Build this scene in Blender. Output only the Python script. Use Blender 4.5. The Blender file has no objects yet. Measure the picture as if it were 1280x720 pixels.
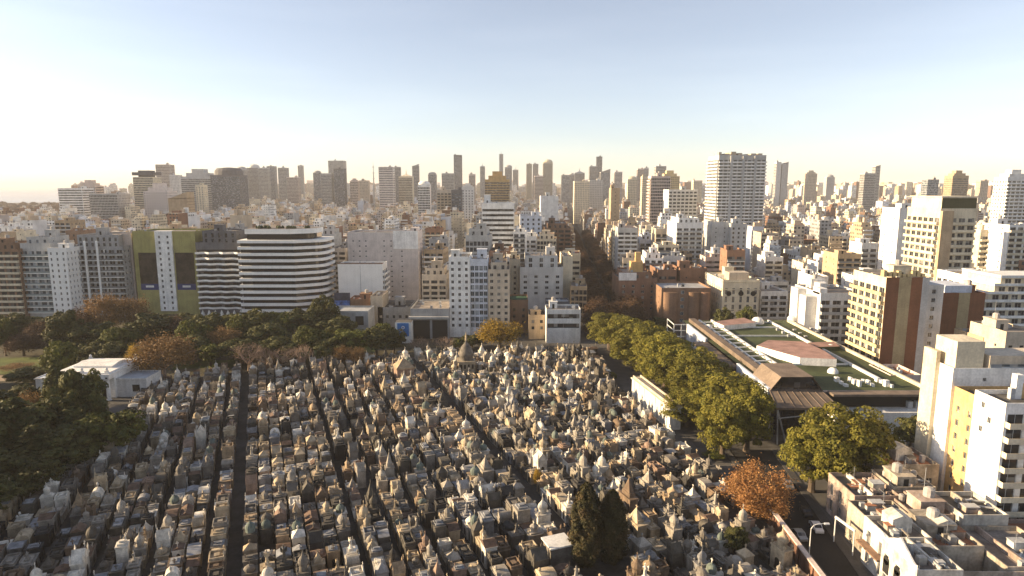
import bpy, math, random
import numpy as np
from mathutils import Vector, Matrix
R = math.radians
rnd = random.Random(11)
sc = bpy.context.scene
COL = sc.collection

# ------------------------------------------------------------------ camera
H, F = 70.0, 810.0                       # camera height (m), focal length in 1280-px units
PIT = math.atan(128.0 / F)
CP, SP = math.cos(PIT), math.sin(PIT)
cd = bpy.data.cameras.new('camera'); cam = bpy.data.objects.new('camera', cd); COL.objects.link(cam)
cd.sensor_width = 36; cd.lens = F / 1280 * 36; cd.clip_start = 1; cd.clip_end = 120000
cam.location = (0, 0, H); cam.rotation_euler = (R(90) - PIT, 0, 0)
sc.camera = cam

# ------------------------------------------------------------------ light
SUN_AZ, SUN_EL = R(-87), R(15.5)
w = bpy.data.worlds.new('World'); sc.world = w; w.use_nodes = True
nt = w.node_tree; bg = nt.nodes['Background']
sky = nt.nodes.new('ShaderNodeTexSky'); sky.sky_type = 'NISHITA'; sky.sun_disc = False
sky.sun_elevation = SUN_EL; sky.sun_rotation = SUN_AZ % (2 * math.pi)
sky.air_density = 0.85; sky.dust_density = 0.45; sky.ozone_density = 2.0; sky.altitude = 50
hs = nt.nodes.new('ShaderNodeHueSaturation'); hs.inputs['Saturation'].default_value = 0.64; nt.links.new(sky.outputs[0], hs.inputs['Color']); tm = nt.nodes.new('ShaderNodeMix'); tm.data_type = 'RGBA'; tm.blend_type = 'MULTIPLY'; tm.inputs[0].default_value = 1; tm.inputs[7].default_value = (1.03, .985, .97, 1); nt.links.new(hs.outputs[0], tm.inputs[6]); tc = nt.nodes.new('ShaderNodeTexCoord'); mpw = nt.nodes.new('ShaderNodeMapping'); mpw.inputs['Scale'].default_value = (1.3, 1.3, 11); cn = nt.nodes.new('ShaderNodeTexNoise'); cn.inputs['Scale'].default_value = 2.2; cn.inputs['Detail'].default_value = 6; crp = nt.nodes.new('ShaderNodeValToRGB'); crp.color_ramp.elements[0].position = .42; crp.color_ramp.elements[0].color = (1, 1, 1, 1); crp.color_ramp.elements[1].position = .78; crp.color_ramp.elements[1].color = (1.09, 1.07, 1.05, 1)
nt.links.new(tc.outputs['Generated'], mpw.inputs[0]); nt.links.new(mpw.outputs[0], cn.inputs['Vector']); nt.links.new(cn.outputs[0], crp.inputs[0])
cm = nt.nodes.new('ShaderNodeMix'); cm.data_type = 'RGBA'; cm.blend_type = 'MULTIPLY'; cm.inputs[0].default_value = 1; nt.links.new(tm.outputs[2], cm.inputs[6]); nt.links.new(crp.outputs[0], cm.inputs[7]); nt.links.new(cm.outputs[2], bg.inputs[0]); bg.inputs[1].default_value = 0.077
sl = bpy.data.lights.new('sun', 'SUN'); so = bpy.data.objects.new('sun', sl); COL.objects.link(so)
sl.energy = 5.0; sl.angle = R(0.6); sl.color = (1.0, 0.75, 0.45)
S = Vector((math.sin(SUN_AZ) * math.cos(SUN_EL), math.cos(SUN_AZ) * math.cos(SUN_EL), math.sin(SUN_EL)))
so.rotation_euler = S.to_track_quat('Z', 'Y').to_euler(); so.location = (-400, 100, 300)
sc.view_settings.view_transform = 'Standard'; sc.view_settings.look = 'None'
sc.view_settings.exposure = 1.52; sc.view_settings.gamma = 1.0
sc.cycles.use_denoising = True
sc.cycles.max_bounces = 5; sc.cycles.diffuse_bounces = 3; sc.cycles.glossy_bounces = 2
sc.cycles.transmission_bounces = 2; sc.cycles.transparent_max_bounces = 4; sc.cycles.volume_bounces = 0
sc.cycles.caustics_reflective = False; sc.cycles.caustics_refractive = False

# ------------------------------------------------------------------ pixel -> place
def ray(px, py):
    dx = (px - 640) / F; dy = (py - 360) / F
    return (dx, CP - dy * SP, -SP - dy * CP)
def at(px, py, z=0.0):
    d = ray(px, py); t = (z - H) / d[2]
    return (d[0] * t, d[1] * t)
def ydist(py, z=0.0): return at(640, py, z)[1]
def zat(py, Y):
    d = ray(640, py); return H + Y * d[2] / d[1]
def xat(px, Y, z=0.0): return (px - 640) / F * (Y * CP + (H - z) * SP)
def proj(x, y, z=0.0):
    dep = y * CP + (H - z) * SP; up = y * SP - (H - z) * CP
    return 640 + F * x / dep, 360 - F * up / dep

# ------------------------------------------------------------------ materials
def new_mat(name):
    m = bpy.data.materials.new(name); m.use_nodes = True
    return m, m.node_tree.nodes, m.node_tree.links, m.node_tree.nodes['Principled BSDF']
def noise_tex(n, l, scale, detail=3, vec=None, stretch=None):
    t = n.new('ShaderNodeTexNoise'); t.inputs['Scale'].default_value = scale; t.inputs['Detail'].default_value = detail
    g = n.new('ShaderNodeNewGeometry')
    if stretch:
        mp = n.new('ShaderNodeMapping'); mp.inputs['Scale'].default_value = stretch
        l.new(g.outputs['Position'], mp.inputs[0]); l.new(mp.outputs[0], t.inputs['Vector'])
    else: l.new(g.outputs['Position'], t.inputs['Vector'])
    return t
def ramp(n, l, src, stops):
    r = n.new('ShaderNodeValToRGB'); e = r.color_ramp.elements
    while len(e) < len(stops): e.new(0.5)
    for k, (p, c) in enumerate(stops): e[k].position = p; e[k].color = (c[0], c[1], c[2], 1) if not isinstance(c, (int, float)) else (c, c, c, 1)
    l.new(src, r.inputs[0]); return r
def mul(n, l, a, b, fac=1.0):
    m = n.new('ShaderNodeMix'); m.data_type = 'RGBA'; m.blend_type = 'MULTIPLY'; m.inputs[0].default_value = fac
    for s, v in ((6, a), (7, b)):
        if hasattr(v, 'links'): l.new(v, m.inputs[s])
        else: m.inputs[s].default_value = (*v, 1)
    return m.outputs[2]
def surf(name, col, rough=0.85, grime=0.24, scale=0.25, rand=0.12, fine=2.0, streak=True, attr=None, metal=0):
    """painted / stone surface: blotches, vertical streaks, per-object variation"""
    m, n, l, p = new_mat(name)
    base = (col[0], col[1], col[2])
    if attr:
        a = n.new('ShaderNodeAttribute'); a.attribute_name = attr; base = a.outputs['Color']
    t1 = noise_tex(n, l, scale, 4); r1 = ramp(n, l, t1.outputs[0], [(0.32, 1 - grime), (0.62, 1.0)])
    c = mul(n, l, base, r1.outputs[0])
    if streak:
        t2 = noise_tex(n, l, 1.0, 3, stretch=(0.9, 0.9, 0.07)); r2 = ramp(n, l, t2.outputs[0], [(0.36, 1 - grime * .55), (0.58, 1.0)])
        c = mul(n, l, c, r2.outputs[0])
    if fine:
        t3 = noise_tex(n, l, fine, 2); r3 = ramp(n, l, t3.outputs[0], [(0.3, 1 - grime * .5), (0.7, 1.08)])
        c = mul(n, l, c, r3.outputs[0])
    if rand:
        oi = n.new('ShaderNodeObjectInfo'); r4 = ramp(n, l, oi.outputs['Random'], [(0, 1 - rand), (1, 1 + rand)])
        c = mul(n, l, c, r4.outputs[0])
    l.new(c, p.inputs['Base Color']); p.inputs['Roughness'].default_value = rough; p.inputs['Metallic'].default_value = metal
    p.inputs['Specular IOR Level'].default_value = 0.25
    return m
def plain(name, col, rough=0.6, metal=0, spec=0.4):
    m, n, l, p = new_mat(name); p.inputs['Base Color'].default_value = (*col, 1)
    p.inputs['Roughness'].default_value = rough; p.inputs['Metallic'].default_value = metal
    p.inputs['Specular IOR Level'].default_value = spec
    return m
def glass_mat(name, dark=(.016, .018, .022), light=(.26, .25, .23), amount=0.8):
    m, n, l, p = new_mat(name)
    g = n.new('ShaderNodeNewGeometry'); sn = n.new('ShaderNodeVectorMath'); sn.operation = 'SNAP'; sn.inputs[1].default_value = (1.7, 1.7, 1.5)
    l.new(g.outputs['Position'], sn.inputs[0]); wn = n.new('ShaderNodeTexWhiteNoise'); wn.noise_dimensions = '3D'; l.new(sn.outputs[0], wn.inputs['Vector'])
    r = ramp(n, l, wn.outputs['Value'], [(0, dark), (amount, [x * 2.2 for x in dark]), (amount + .04, [x * .45 for x in light]), (1, light)])
    l.new(r.outputs[0], p.inputs['Base Color']); p.inputs['Roughness'].default_value = 0.12; p.inputs['Specular IOR Level'].default_value = 0.6
    return m
def leaf_mat(name, c1, c2, c3, trans=0.3):
    m, n, l, p = new_mat(name)
    t = noise_tex(n, l, 0.55, 3); oi = n.new('ShaderNodeObjectInfo')
    r = ramp(n, l, t.outputs[0], [(0.3, c1), (0.5, c2), (0.72, c3)])
    r4 = ramp(n, l, oi.outputs['Random'], [(0, .78), (1, 1.2)])
    t3 = noise_tex(n, l, 4.0, 2); r3 = ramp(n, l, t3.outputs[0], [(0.3, .6), (0.7, 1.25)])
    c = mul(n, l, mul(n, l, r.outputs[0], r4.outputs[0]), r3.outputs[0])
    l.new(c, p.inputs['Base Color']); p.inputs['Roughness'].default_value = 0.7; p.inputs['Specular IOR Level'].default_value = .2
    tr = n.new('ShaderNodeBsdfTranslucent'); l.new(c, tr.inputs[0])
    mx = n.new('ShaderNodeMixShader'); mx.inputs[0].default_value = trans
    l.new(p.outputs[0], mx.inputs[1]); l.new(tr.outputs[0], mx.inputs[2]); l.new(mx.outputs[0], n['Material Output'].inputs[0])
    return m
def facade_mat(name, attr='tint'):
    """far buildings: wall colour from the mesh, small dark windows in rows (too far to pick apart)"""
    m, n, l, p = new_mat(name)
    a = n.new('ShaderNodeAttribute'); a.attribute_name = attr
    g = n.new('ShaderNodeNewGeometry'); sp = n.new('ShaderNodeSeparateXYZ'); l.new(g.outputs['Position'], sp.inputs[0])
    sn = n.new('ShaderNodeSeparateXYZ'); l.new(g.outputs['True Normal'], sn.inputs[0])
    def M(op, x, y=None, z=None):
        k = n.new('ShaderNodeMath'); k.operation = op
        for s, v in enumerate((x, y, z)):
            if v is None: continue
            if hasattr(v, 'links'): l.new(v, k.inputs[s])
            else: k.inputs[s].default_value = v
        return k.outputs[0]
    u = M('SUBTRACT', M('MULTIPLY', sn.outputs[0], sp.outputs[1]), M('MULTIPLY', sn.outputs[1], sp.outputs[0]))
    fu = M('FRACT', M('DIVIDE', u, 2.9)); fz = M('FRACT', M('DIVIDE', sp.outputs[2], 3.0))
    wn = n.new('ShaderNodeTexWhiteNoise'); wn.noise_dimensions = '2D'; cb = n.new('ShaderNodeCombineXYZ')
    l.new(M('FLOOR', M('DIVIDE', u, 2.9)), cb.inputs[0]); l.new(M('FLOOR', M('DIVIDE', sp.outputs[2], 3.0)), cb.inputs[1]); l.new(cb.outputs[0], wn.inputs['Vector'])
    win = M('MULTIPLY', M('MULTIPLY', M('GREATER_THAN', fu, .22), M('LESS_THAN', fu, .76)), M('MULTIPLY', M('GREATER_THAN', fz, .3), M('LESS_THAN', fz, .8)))
    win = M('MULTIPLY', win, M('LESS_THAN', M('ABSOLUTE', sn.outputs[2]), .5))
    win = M('MULTIPLY', win, M('GREATER_THAN', wn.outputs['Value'], .18))
    win = M('MULTIPLY', win, a.outputs['Alpha'])
    t1 = noise_tex(n, l, 0.12, 4); r1 = ramp(n, l, t1.outputs[0], [(0.3, .72), (0.65, 1.05)])
    c = mul(n, l, a.outputs['Color'], r1.outputs[0])
    mx = n.new('ShaderNodeMix'); mx.data_type = 'RGBA'; l.new(win, mx.inputs[0]); l.new(c, mx.inputs[6]); mx.inputs[7].default_value = (.05, .05, .055, 1)
    l.new(mx.outputs[2], p.inputs['Base Color']); p.inputs['Roughness'].default_value = .8; p.inputs['Specular IOR Level'].default_value = .2
    return m

WALLC = {'white': (.82, .81, .78), 'cream': (.68, .60, .45), 'pale grey': (.50, .50, .49), 'beige': (.55, .47, .37), 'grey': (.34, .34, .34),
         'pinkish beige': (.64, .54, .48), 'brick': (.26, .15, .10), 'tan': (.46, .35, .23), 'sand yellow': (.62, .49, .27), 'dark grey': (.14, .14, .15),
         'brown': (.24, .15, .10), 'olive': (.36, .33, .13), 'ochre': (.60, .40, .18), 'blue white': (.66, .70, .78)}
W = {k: surf('wall_' + k.replace(' ', '_'), v) for k, v in WALLC.items()}
W['brown red'] = surf('wall_brown_red', (.235, .10, .052), grime=.2)
W['pale rose'] = surf('wall_pale_rose', (.72, .65, .61), grime=.18)
W['pale stone'] = surf('wall_pale_stone', (.64, .63, .60), grime=.18)
W['old plaster'] = surf('wall_old_plaster', (.48, .42, .34), grime=.5, scale=.35)
W['old white'] = surf('wall_old_white', (.66, .63, .57), grime=.42, scale=.4)
W['old rose'] = surf('wall_old_rose', (.46, .36, .30), grime=.5, scale=.35)
W['clean white'] = surf('wall_clean_white', (.80, .79, .76), grime=.08, rand=.03)
W['yellow band'] = surf('wall_yellow_band', (.42, .33, .19), grime=.2)
GL = glass_mat('window_glass'); GLB = glass_mat('blue_window_glass', (.03, .045, .06), (.35, .40, .45), .6)
GLD = glass_mat('dark_window_glass', (.012, .012, .013), (.12, .12, .12), .85)
ROOF = surf('roof_membrane', (.28, .245, .215), grime=.5, streak=False, scale=.3)
ROOFR = surf('roof_terracotta_tiles', (.36, .17, .10), grime=.45, streak=False, scale=.4)
ROOFD = surf('roof_dark_felt', (.10, .095, .09), grime=.4, streak=False)
METAL = surf('galvanised_metal', (.40, .41, .42), rough=.5, grime=.3, streak=False)
STEEL = surf('white_painted_steel', (.70, .70, .68), rough=.5, grime=.2, streak=False)
DARK = surf('dark_opening', (.02, .02, .02), grime=.2, streak=False)
TANK = surf('water_tank_fibre_cement', (.42, .40, .38), grime=.3)
FAR = facade_mat('far_facades')
BARK = surf('bark', (.12, .09, .065), grime=.4, streak=False, fine=3)
BARKP = surf('pale_bark', (.30, .22, .17), grime=.35, streak=False, fine=3)

# ------------------------------------------------------------------ mesh builder
class MB:
    def __init__(s): s.v = []; s.f = []; s.m = []
    def face(s, pts, m=0):
        b = len(s.v); s.v.extend(pts); s.f.append(tuple(range(b, b + len(pts)))); s.m.append(m)
    def box(s, x0, y0, z0, x1, y1, z1, m=0, bottom=False, top=True, mt=None):
        b = len(s.v)
        s.v.extend([(x0, y0, z0), (x1, y0, z0), (x1, y1, z0), (x0, y1, z0), (x0, y0, z1), (x1, y0, z1), (x1, y1, z1), (x0, y1, z1)])
        fs = [(0, 1, 5, 4), (1, 2, 6, 5), (2, 3, 7, 6), (3, 0, 4, 7)]; ms = [m] * 4
        if top: fs.append((4, 5, 6, 7)); ms.append(m if mt is None else mt)
        if bottom: fs.append((3, 2, 1, 0)); ms.append(m)
        s.f.extend(tuple(b + i for i in f) for f in fs); s.m.extend(ms)
    def lathe(s, cx, cy, prof, n=12, m=0, a0=0.0, sx=1.0, sy=1.0):
        b = len(s.v)
        for r, z in prof:
            for k in range(n):
                a = a0 + 2 * math.pi * k / n; s.v.append((cx + r * sx * math.cos(a), cy + r * sy * math.sin(a), z))
        for i in range(len(prof) - 1):
            for k in range(n):
                k2 = (k + 1) % n
                s.f.append((b + i * n + k, b + i * n + k2, b + (i + 1) * n + k2, b + (i + 1) * n + k)); s.m.append(m)
        s.f.append(tuple(b + (len(prof) - 1) * n + k for k in range(n))); s.m.append(m)
    def tube(s, p, q, r0, r1, n=6, m=0):
        p = Vector(p); q = Vector(q); d = (q - p)
        if d.length < 1e-6: return
        d.normalize(); a = d.orthogonal().normalized(); c = d.cross(a); b = len(s.v)
        for o, r in ((p, r0), (q, r1)):
            for k in range(n):
                t = 2 * math.pi * k / n; w_ = o + a * (r * math.cos(t)) + c * (r * math.sin(t)); s.v.append(tuple(w_))
        for k in range(n):
            k2 = (k + 1) % n; s.f.append((b + k, b + k2, b + n + k2, b + n + k)); s.m.append(m)
        s.f.append(tuple(b + n + k for k in range(n))); s.m.append(m)
    def beam(s, p, q, w_, h_, m=0):
        """rectangular bar from p to q, upright section"""
        p = Vector(p); q = Vector(q); d = (q - p).normalized(); sd = d.cross(Vector((0, 0, 1)))
        if sd.length < 1e-4: sd = Vector((1, 0, 0))
        sd.normalize(); up = sd.cross(d); b = len(s.v)
        for o in (p, q):
            for (i, j) in ((-1, -1), (1, -1), (1, 1), (-1, 1)): s.v.append(tuple(o + sd * (i * w_ / 2) + up * (j * h_ / 2)))
        for f in ((0, 1, 5, 4), (1, 2, 6, 5), (2, 3, 7, 6), (3, 0, 4, 7), (3, 2, 1, 0), (4, 5, 6, 7)):
            s.f.append(tuple(b + i for i in f)); s.m.append(m)
    def gable(s, x0, y0, x1, y1, z, hgt, axis='y', m=0, mend=None, over=0.0):
        mend = m if mend is None else mend
        if axis == 'y':   # ridge runs along y
            c = (x0 + x1) / 2
            A = [(x0 - over, y0 - over, z), (x1 + over, y0 - over, z), (c, y0 - over, z + hgt), (x0 - over, y1 + over, z), (x1 + over, y1 + over, z), (c, y1 + over, z + hgt)]
        else:
            c = (y0 + y1) / 2
            A = [(x1 + over, y0 - over, z), (x1 + over, y1 + over, z), (x1 + over, c, z + hgt), (x0 - over, y0 - over, z), (x0 - over, y1 + over, z), (x0 - over, c, z + hgt)]
        b = len(s.v); s.v.extend(A)
        for f, mm in (((0, 1, 2), mend), ((4, 3, 5), mend), ((1, 4, 5, 2), m), ((3, 0, 2, 5), m)):
            s.f.append(tuple(b + i for i in f)); s.m.append(mm)
    def pyramid(s, x0, y0, x1, y1, z, hgt, m=0, r=0.0):
        c = ((x0 + x1) / 2, (y0 + y1) / 2); b = len(s.v)
        s.v.extend([(x0, y0, z), (x1, y0, z), (x1, y1, z), (x0, y1, z), (c[0], c[1], z + hgt)])
        for f in ((0, 1, 4), (1, 2, 4), (2, 3, 4), (3, 0, 4)): s.f.append(tuple(b + i for i in f)); s.m.append(m)
    def mesh(s, name, mats):
        me = bpy.data.meshes.new(name); me.from_pydata(s.v, [], s.f)
        for m in mats: me.materials.append(m)
        if len(mats) > 1 and s.f: me.polygons.foreach_set('material_index', s.m)
        return me
    def build(s, name, mats, parent=None, loc=None, rz=0.0, kind=None, smooth=False):
        if not isinstance(mats, (list, tuple)): mats = [mats]
        me = s.mesh(name, mats)
        if smooth: me.polygons.foreach_set('use_smooth', [True] * len(me.polygons))
        return link(name, me, parent, loc, rz, kind)
def link(name, data, parent=None, loc=None, rz=0.0, kind=None):
    o = bpy.data.objects.new(name, data); COL.objects.link(o)
    if parent: o.parent = parent
    if loc: o.location = loc
    if rz: o.rotation_euler = (0, 0, rz)
    if kind: o['kind'] = kind
    return o
USED = {}
def thing(name, label, cat, loc=(0, 0, 0), rz=0.0, group=None):
    o = link(name, None, None, loc, rz); o['label'] = label; o['category'] = cat
    if group: o['group'] = group
    return o
def tag(o, label, cat, group=None):
    o['label'] = label; o['category'] = cat
    if group: o['group'] = group
    return o
def struct(name, mb, mats, loc=None, rz=0.0): return mb.build(name, mats, None, loc, rz, 'structure')
def quads_mesh(name, V, mat, tint=None):
    """V: (n,4,3) array -> mesh of loose quads"""
    nq = len(V); me = bpy.data.meshes.new(name)
    me.vertices.add(nq * 4); me.vertices.foreach_set('co', np.ascontiguousarray(V, dtype=np.float32).ravel())
    me.loops.add(nq * 4); me.loops.foreach_set('vertex_index', np.arange(nq * 4, dtype=np.int32))
    me.polygons.add(nq); me.polygons.foreach_set('loop_start', np.arange(0, nq * 4, 4, dtype=np.int32))
    me.materials.append(mat)
    if tint is not None:
        ca = me.color_attributes.new('tint', 'FLOAT_COLOR', 'POINT'); ca.data.foreach_set('color', np.repeat(tint.astype(np.float32), 4, axis=0).ravel())
    me.update(calc_edges=True); me.validate(); return me
# ------------------------------------------------------------------ buildings
RESERVED = []       # (x0,x1,y0,y1) footprints already taken
LAND = []           # landmarks for labels: (px, py, Y, phrase)
PANES = {}
def pane_mesh(w_, h_, mat):
    key = (round(w_, 2), round(h_, 2), mat.name)
    if key not in PANES:
        mb = MB(); a = w_ / 2
        mb.face([(-a, 0, 0), (a, 0, 0), (a, 0, h_), (-a, 0, h_)], 0)
        t = .05
        for (x0, x1, z0, z1) in ((-a, a, 0, t), (-a, a, h_ - t, h_), (-a, -a + t, t, h_ - t), (a - t, a, t, h_ - t), (-t / 2, t / 2, t, h_ - t)):
            mb.box(x0, -.04, z0, x1, -.005, z1, 1)
        PANES[key] = mb.mesh('window', [mat, STEEL])
    return PANES[key]
BALC = {}
def spans_for(style, L, ww, sp):
    if style in 'pP':
        n = max(1, int((L - .6) / sp)); g = L / n
        return [(g * (k + .5) - ww / 2, g * (k + .5) + ww / 2) for k in range(n)]
    if style in 'bB':
        n = max(1, int(round(L / 4.2))); g = L / n
        return [(g * k + .55, g * (k + 1) - .55) for k in range(n)]
    if style == 'r': return [(.5, L - .5)]
    if style == 'n':
        n = 1 if L < 9 else 2; return [(L * (k + .6) / n - .4 - .1 * L / n, L * (k + .6) / n + .4 - .1 * L / n) for k in range(n)]
    if style == 'g':
        n = max(2, int(L / 1.9)); g = L / n; return [(g * k + .16, g * (k + 1) - .16) for k in range(n)]
    return []
SH = {'p': (.9, 2.35), 'P': (.3, 2.5), 'b': (.12, 2.45), 'B': (.12, 2.45), 'r': (1.0, 2.45), 'n': (1.2, 2.0), 'g': (.5, 2.65), '0': (0, 0)}
def facade(mb, o, u, L, z0, z1, style, fh, wins, balc, ww=1.3, sp=3.0, inset=.22, m=0):
    """one wall face with real openings; window places go to wins, balcony places to balc"""
    ux, uy = u; nx, ny = uy, -ux
    def P(a, z, ins=0.0): return (o[0] + ux * a - nx * ins, o[1] + uy * a - ny * ins, z)
    nf = int((z1 - z0 + .01) / fh)
    sp_ = spans_for(style, L, ww, sp)
    if not sp_ or nf < 1:
        mb.face([P(0, z0), P(L, z0), P(L, z1), P(0, z1)], m); return
    s_, h_ = SH[style]; s_ = s_ * fh / 3; h_ = h_ * fh / 3; zp = z0
    for k in range(nf):
        zb = z0 + k * fh; a_, b_ = zb + s_, zb + h_
        mb.face([P(0, zp), P(L, zp), P(L, a_), P(0, a_)], m)
        prev = 0.0
        for (x0, x1) in sp_:
            mb.face([P(prev, a_), P(x0, a_), P(x0, b_), P(prev, b_)], m); prev = x1
            mb.face([P(x0, a_), P(x1, a_), P(x1, a_, inset), P(x0, a_, inset)], m)
            mb.face([P(x0, b_, inset), P(x1, b_, inset), P(x1, b_), P(x0, b_)], m)
            mb.face([P(x0, a_), P(x0, a_, inset), P(x0, b_, inset), P(x0, b_)], m)
            mb.face([P(x1, a_, inset), P(x1, a_), P(x1, b_), P(x1, b_, inset)], m)
            wins.append((P(x0, a_, inset), P(x1, a_, inset), P(x1, b_, inset), P(x0, b_, inset), math.atan2(uy, ux)))
        mb.face([P(prev, a_), P(L, a_), P(L, b_), P(prev, b_)], m)
        if style in 'bB' and balc is not None: balc.append((P(L / 2, zb), math.atan2(uy, ux), L - .5, style))
        zp = b_
    mb.face([P(0, zp), P(L, zp), P(L, z1), P(0, z1)], m)
def balcony_mb(mb, L, style, p=1.25, T=None):
    t = MB(); a = L / 2
    t.box(-a, -p, -.16 if style == 'b' else -.34, a, .0, .04, 0, bottom=True)
    if style == 'b':
        t.box(-a, -p, .04, a, -p + .1, 1.0, 0); t.box(-a, -p + .1, .04, -a + .1, 0, 1.0, 0); t.box(a - .1, -p + .1, .04, a, 0, 1.0, 0)
    else:
        t.box(-a, -p, .04, a, -p + .06, .98, 1); t.box(-a, -p + .06, .04, -a + .06, 0, .98, 1); t.box(a - .06, -p + .06, .04, a, 0, .98, 1)
        n = max(1, int(L / 8))
        for k in range(1, n): t.box(-a + L * k / n - .06, -p + .08, .04, -a + L * k / n + .06, 0, 2.7, 0)
    b = len(mb.v)
    if T is None: mb.v.extend(t.v)
    else:
        c, s, ox, oy, oz = T; mb.v.extend((ox + c * x - s * y, oy + s * x + c * y, oz + z) for x, y, z in t.v)
    mb.f.extend(tuple(b + i for i in f) for f in t.f); mb.m.extend(t.m)
RAIL = surf('balcony_railing', (.20, .20, .20), rough=.4, grime=.3, streak=False)
def build_body(root, w_, d_, h, wall, faces, fh=3.0, slab=None, setback=0.0, indiv=False, ww=1.3, sp=3.0, gl=None, seed=0, ground=3.6, roof=None, lift=True, rail=None, clutter=True, tall_lift=1.0):
    r = random.Random(seed); gl = gl or GL; roof = roof or ROOF; slab = slab or wall; rail = rail or RAIL
    mb = MB(); wins = []; balc = []
    def mass(x0, x1, y0, y1, z0, z1, st):
        for o, u, L, s_ in (((x0, y0), (1, 0), x1 - x0, st[0]), ((x0, y1), (0, -1), y1 - y0, st[1]), ((x1, y0), (0, 1), y1 - y0, st[2]), ((x1, y1), (-1, 0), x1 - x0, st[3])):
            facade(mb, o, u, L, z0, z1, s_, fh, wins, balc, ww, sp)
        mb.face([(x0, y0, z1), (x1, y0, z1), (x1, y1, z1), (x0, y1, z1)], 1)
        p = .85; t = .22
        mb.box(x0, y0, z1 + .002, x1, y0 + t, z1 + p); mb.box(x0, y1 - t, z1 + .002, x1, y1, z1 + p)
        mb.box(x0, y0 + t, z1 + .002, x0 + t, y1 - t, z1 + p); mb.box(x1 - t, y0 + t, z1 + .002, x1, y1 - t, z1 + p)
    st = (list(faces) + ['0', '0', '0', '0'])[:4]
    x0, x1, y0, y1 = -w_ / 2, w_ / 2, -d_ / 2, d_ / 2
    nf = max(1, int((h - ground) / fh)); zt = h
    sb = int(setback) if nf > 4 else 0
    if ground > 0:
        for a, b, c, d in ((x0, y0, x1, y0), (x1, y0, x1, y1), (x1, y1, x0, y1), (x0, y1, x0, y0)):
            mb.face([(a, b, 0), (c, d, 0), (c, d, ground), (a, b, ground)])
    zm = h - sb * fh
    mass(x0, x1, y0, y1, ground, zm, st)
    tx0, tx1, ty0, ty1 = x0, x1, y0, y1
    if sb:
        tx0, tx1, ty0, ty1 = x0 + .12 * w_, x1 - .12 * w_, y0 + 2.6, y1 - 1
        mass(tx0, tx1, ty0, ty1, zm, h, ['P' if st[0] != '0' else '0', 'n' if st[1] != '0' else '0', 'n' if st[2] != '0' else '0', '0'])
    mb.build('wall', [wall, roof], root)
    if indiv:
        for q in wins[:300]:
            a, b, c, d, ang = q; L = math.dist(a, b); hh = d[2] - a[2]
            link('window', pane_mesh(L, hh, gl), root, ((a[0] + b[0]) / 2, (a[1] + b[1]) / 2, a[2]), ang)
        wins = wins[300:]
    if wins:
        g = MB()
        for q in wins: g.face(list(q[:4]))
        g.build('window_glazing', gl, root, kind='stuff')
    if balc:
        if indiv:
            for (pt, ang, L, s_) in balc[:80]:
                key = (round(L, 1), s_, slab.name, rail.name)
                if key not in BALC:
                    t = MB(); balcony_mb(t, L, s_); BALC[key] = t.mesh('balcony', [slab, rail])
                link('balcony', BALC[key], root, pt, ang)
        else:
            g = MB()
            for (pt, ang, L, s_) in balc: balcony_mb(g, L, s_, T=(math.cos(ang), math.sin(ang), *pt))
            g.build('balcony_slabs', [slab, rail], root, kind='stuff')
    # roof
    if lift:
        lw = min(r.uniform(3.5, 6), .6 * (tx1 - tx0)); ld = min(r.uniform(3.5, 6), .6 * (ty1 - ty0)); lh = r.uniform(2.6, 4.2) * tall_lift
        cx = r.uniform(tx0 + lw / 2 + .5, tx1 - lw / 2 - .5) if tx1 - tx0 > lw + 1.2 else (tx0 + tx1) / 2
        cy = r.uniform(ty0 + ld / 2 + .5, ty1 - ld / 2 - .5) if ty1 - ty0 > ld + 1.2 else (ty0 + ty1) / 2
        t = MB(); t.box(cx - lw / 2, cy - ld / 2, h + .003, cx + lw / 2, cy + ld / 2, h + lh, 0, mt=1); t.box(cx - lw / 2 - .2, cy - ld / 2 - .2, h + lh + .002, cx + lw / 2 + .2, cy + ld / 2 + .2, h + lh + .25, 0, bottom=True)
        t.box(cx - .5, cy - ld / 2 - .06, h + .02, cx + .5, cy - ld / 2 + .02, h + 2.1, 2)
        t.build('lift_house', [wall, roof, DARK], root)
        if r.random() < .75:
            t = MB(); t.lathe(cx + r.uniform(-.6, .6), cy, [(1.0, h + lh + .25), (1.0, h + lh + 1.7), (.6, h + lh + 2.0), (.2, h + lh + 2.05)], 10); t.build('water_tank', TANK, root)
        if r.random() < .4:
            t = MB(); t.tube((cx, cy + .8, h + lh), (cx, cy + .8, h + lh + r.uniform(3, 6)), .05, .04, 4)
            t.tube((cx - .6, cy + .8, h + lh + 2.4), (cx + .6, cy + .8, h + lh + 2.4), .03, .03, 4); t.build('antenna', METAL, root)
    if clutter:
        t = MB()
        for k in range(r.randint(3, 8)):
            a = r.uniform(.4, 1.3); b = r.uniform(.4, 1.2); x = r.uniform(tx0 + 1, tx1 - 1 - a) if tx1 - tx0 > 3.5 else tx0 + .4; y = r.uniform(ty0 + .6, ty1 - 1 - b) if ty1 - ty0 > 3.5 else ty0 + .4
            t.box(x, y, h + .004 + k * .0004, x + a, y + b, h + r.uniform(.6, 1.6), r.choice((0, 1, 1)))
        t.build('roof_equipment', [wall, METAL], root, kind='stuff')
    return h
def reserve(x, y, w_, d_, yaw=0.0, pad=1.5):
    c, s = abs(math.cos(yaw)), abs(math.sin(yaw)); a = (w_ * c + d_ * s) / 2 + pad; b = (w_ * s + d_ * c) / 2 + pad
    RESERVED.append((x - a, x + a, y - b, y + b))
NB = [0]
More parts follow.
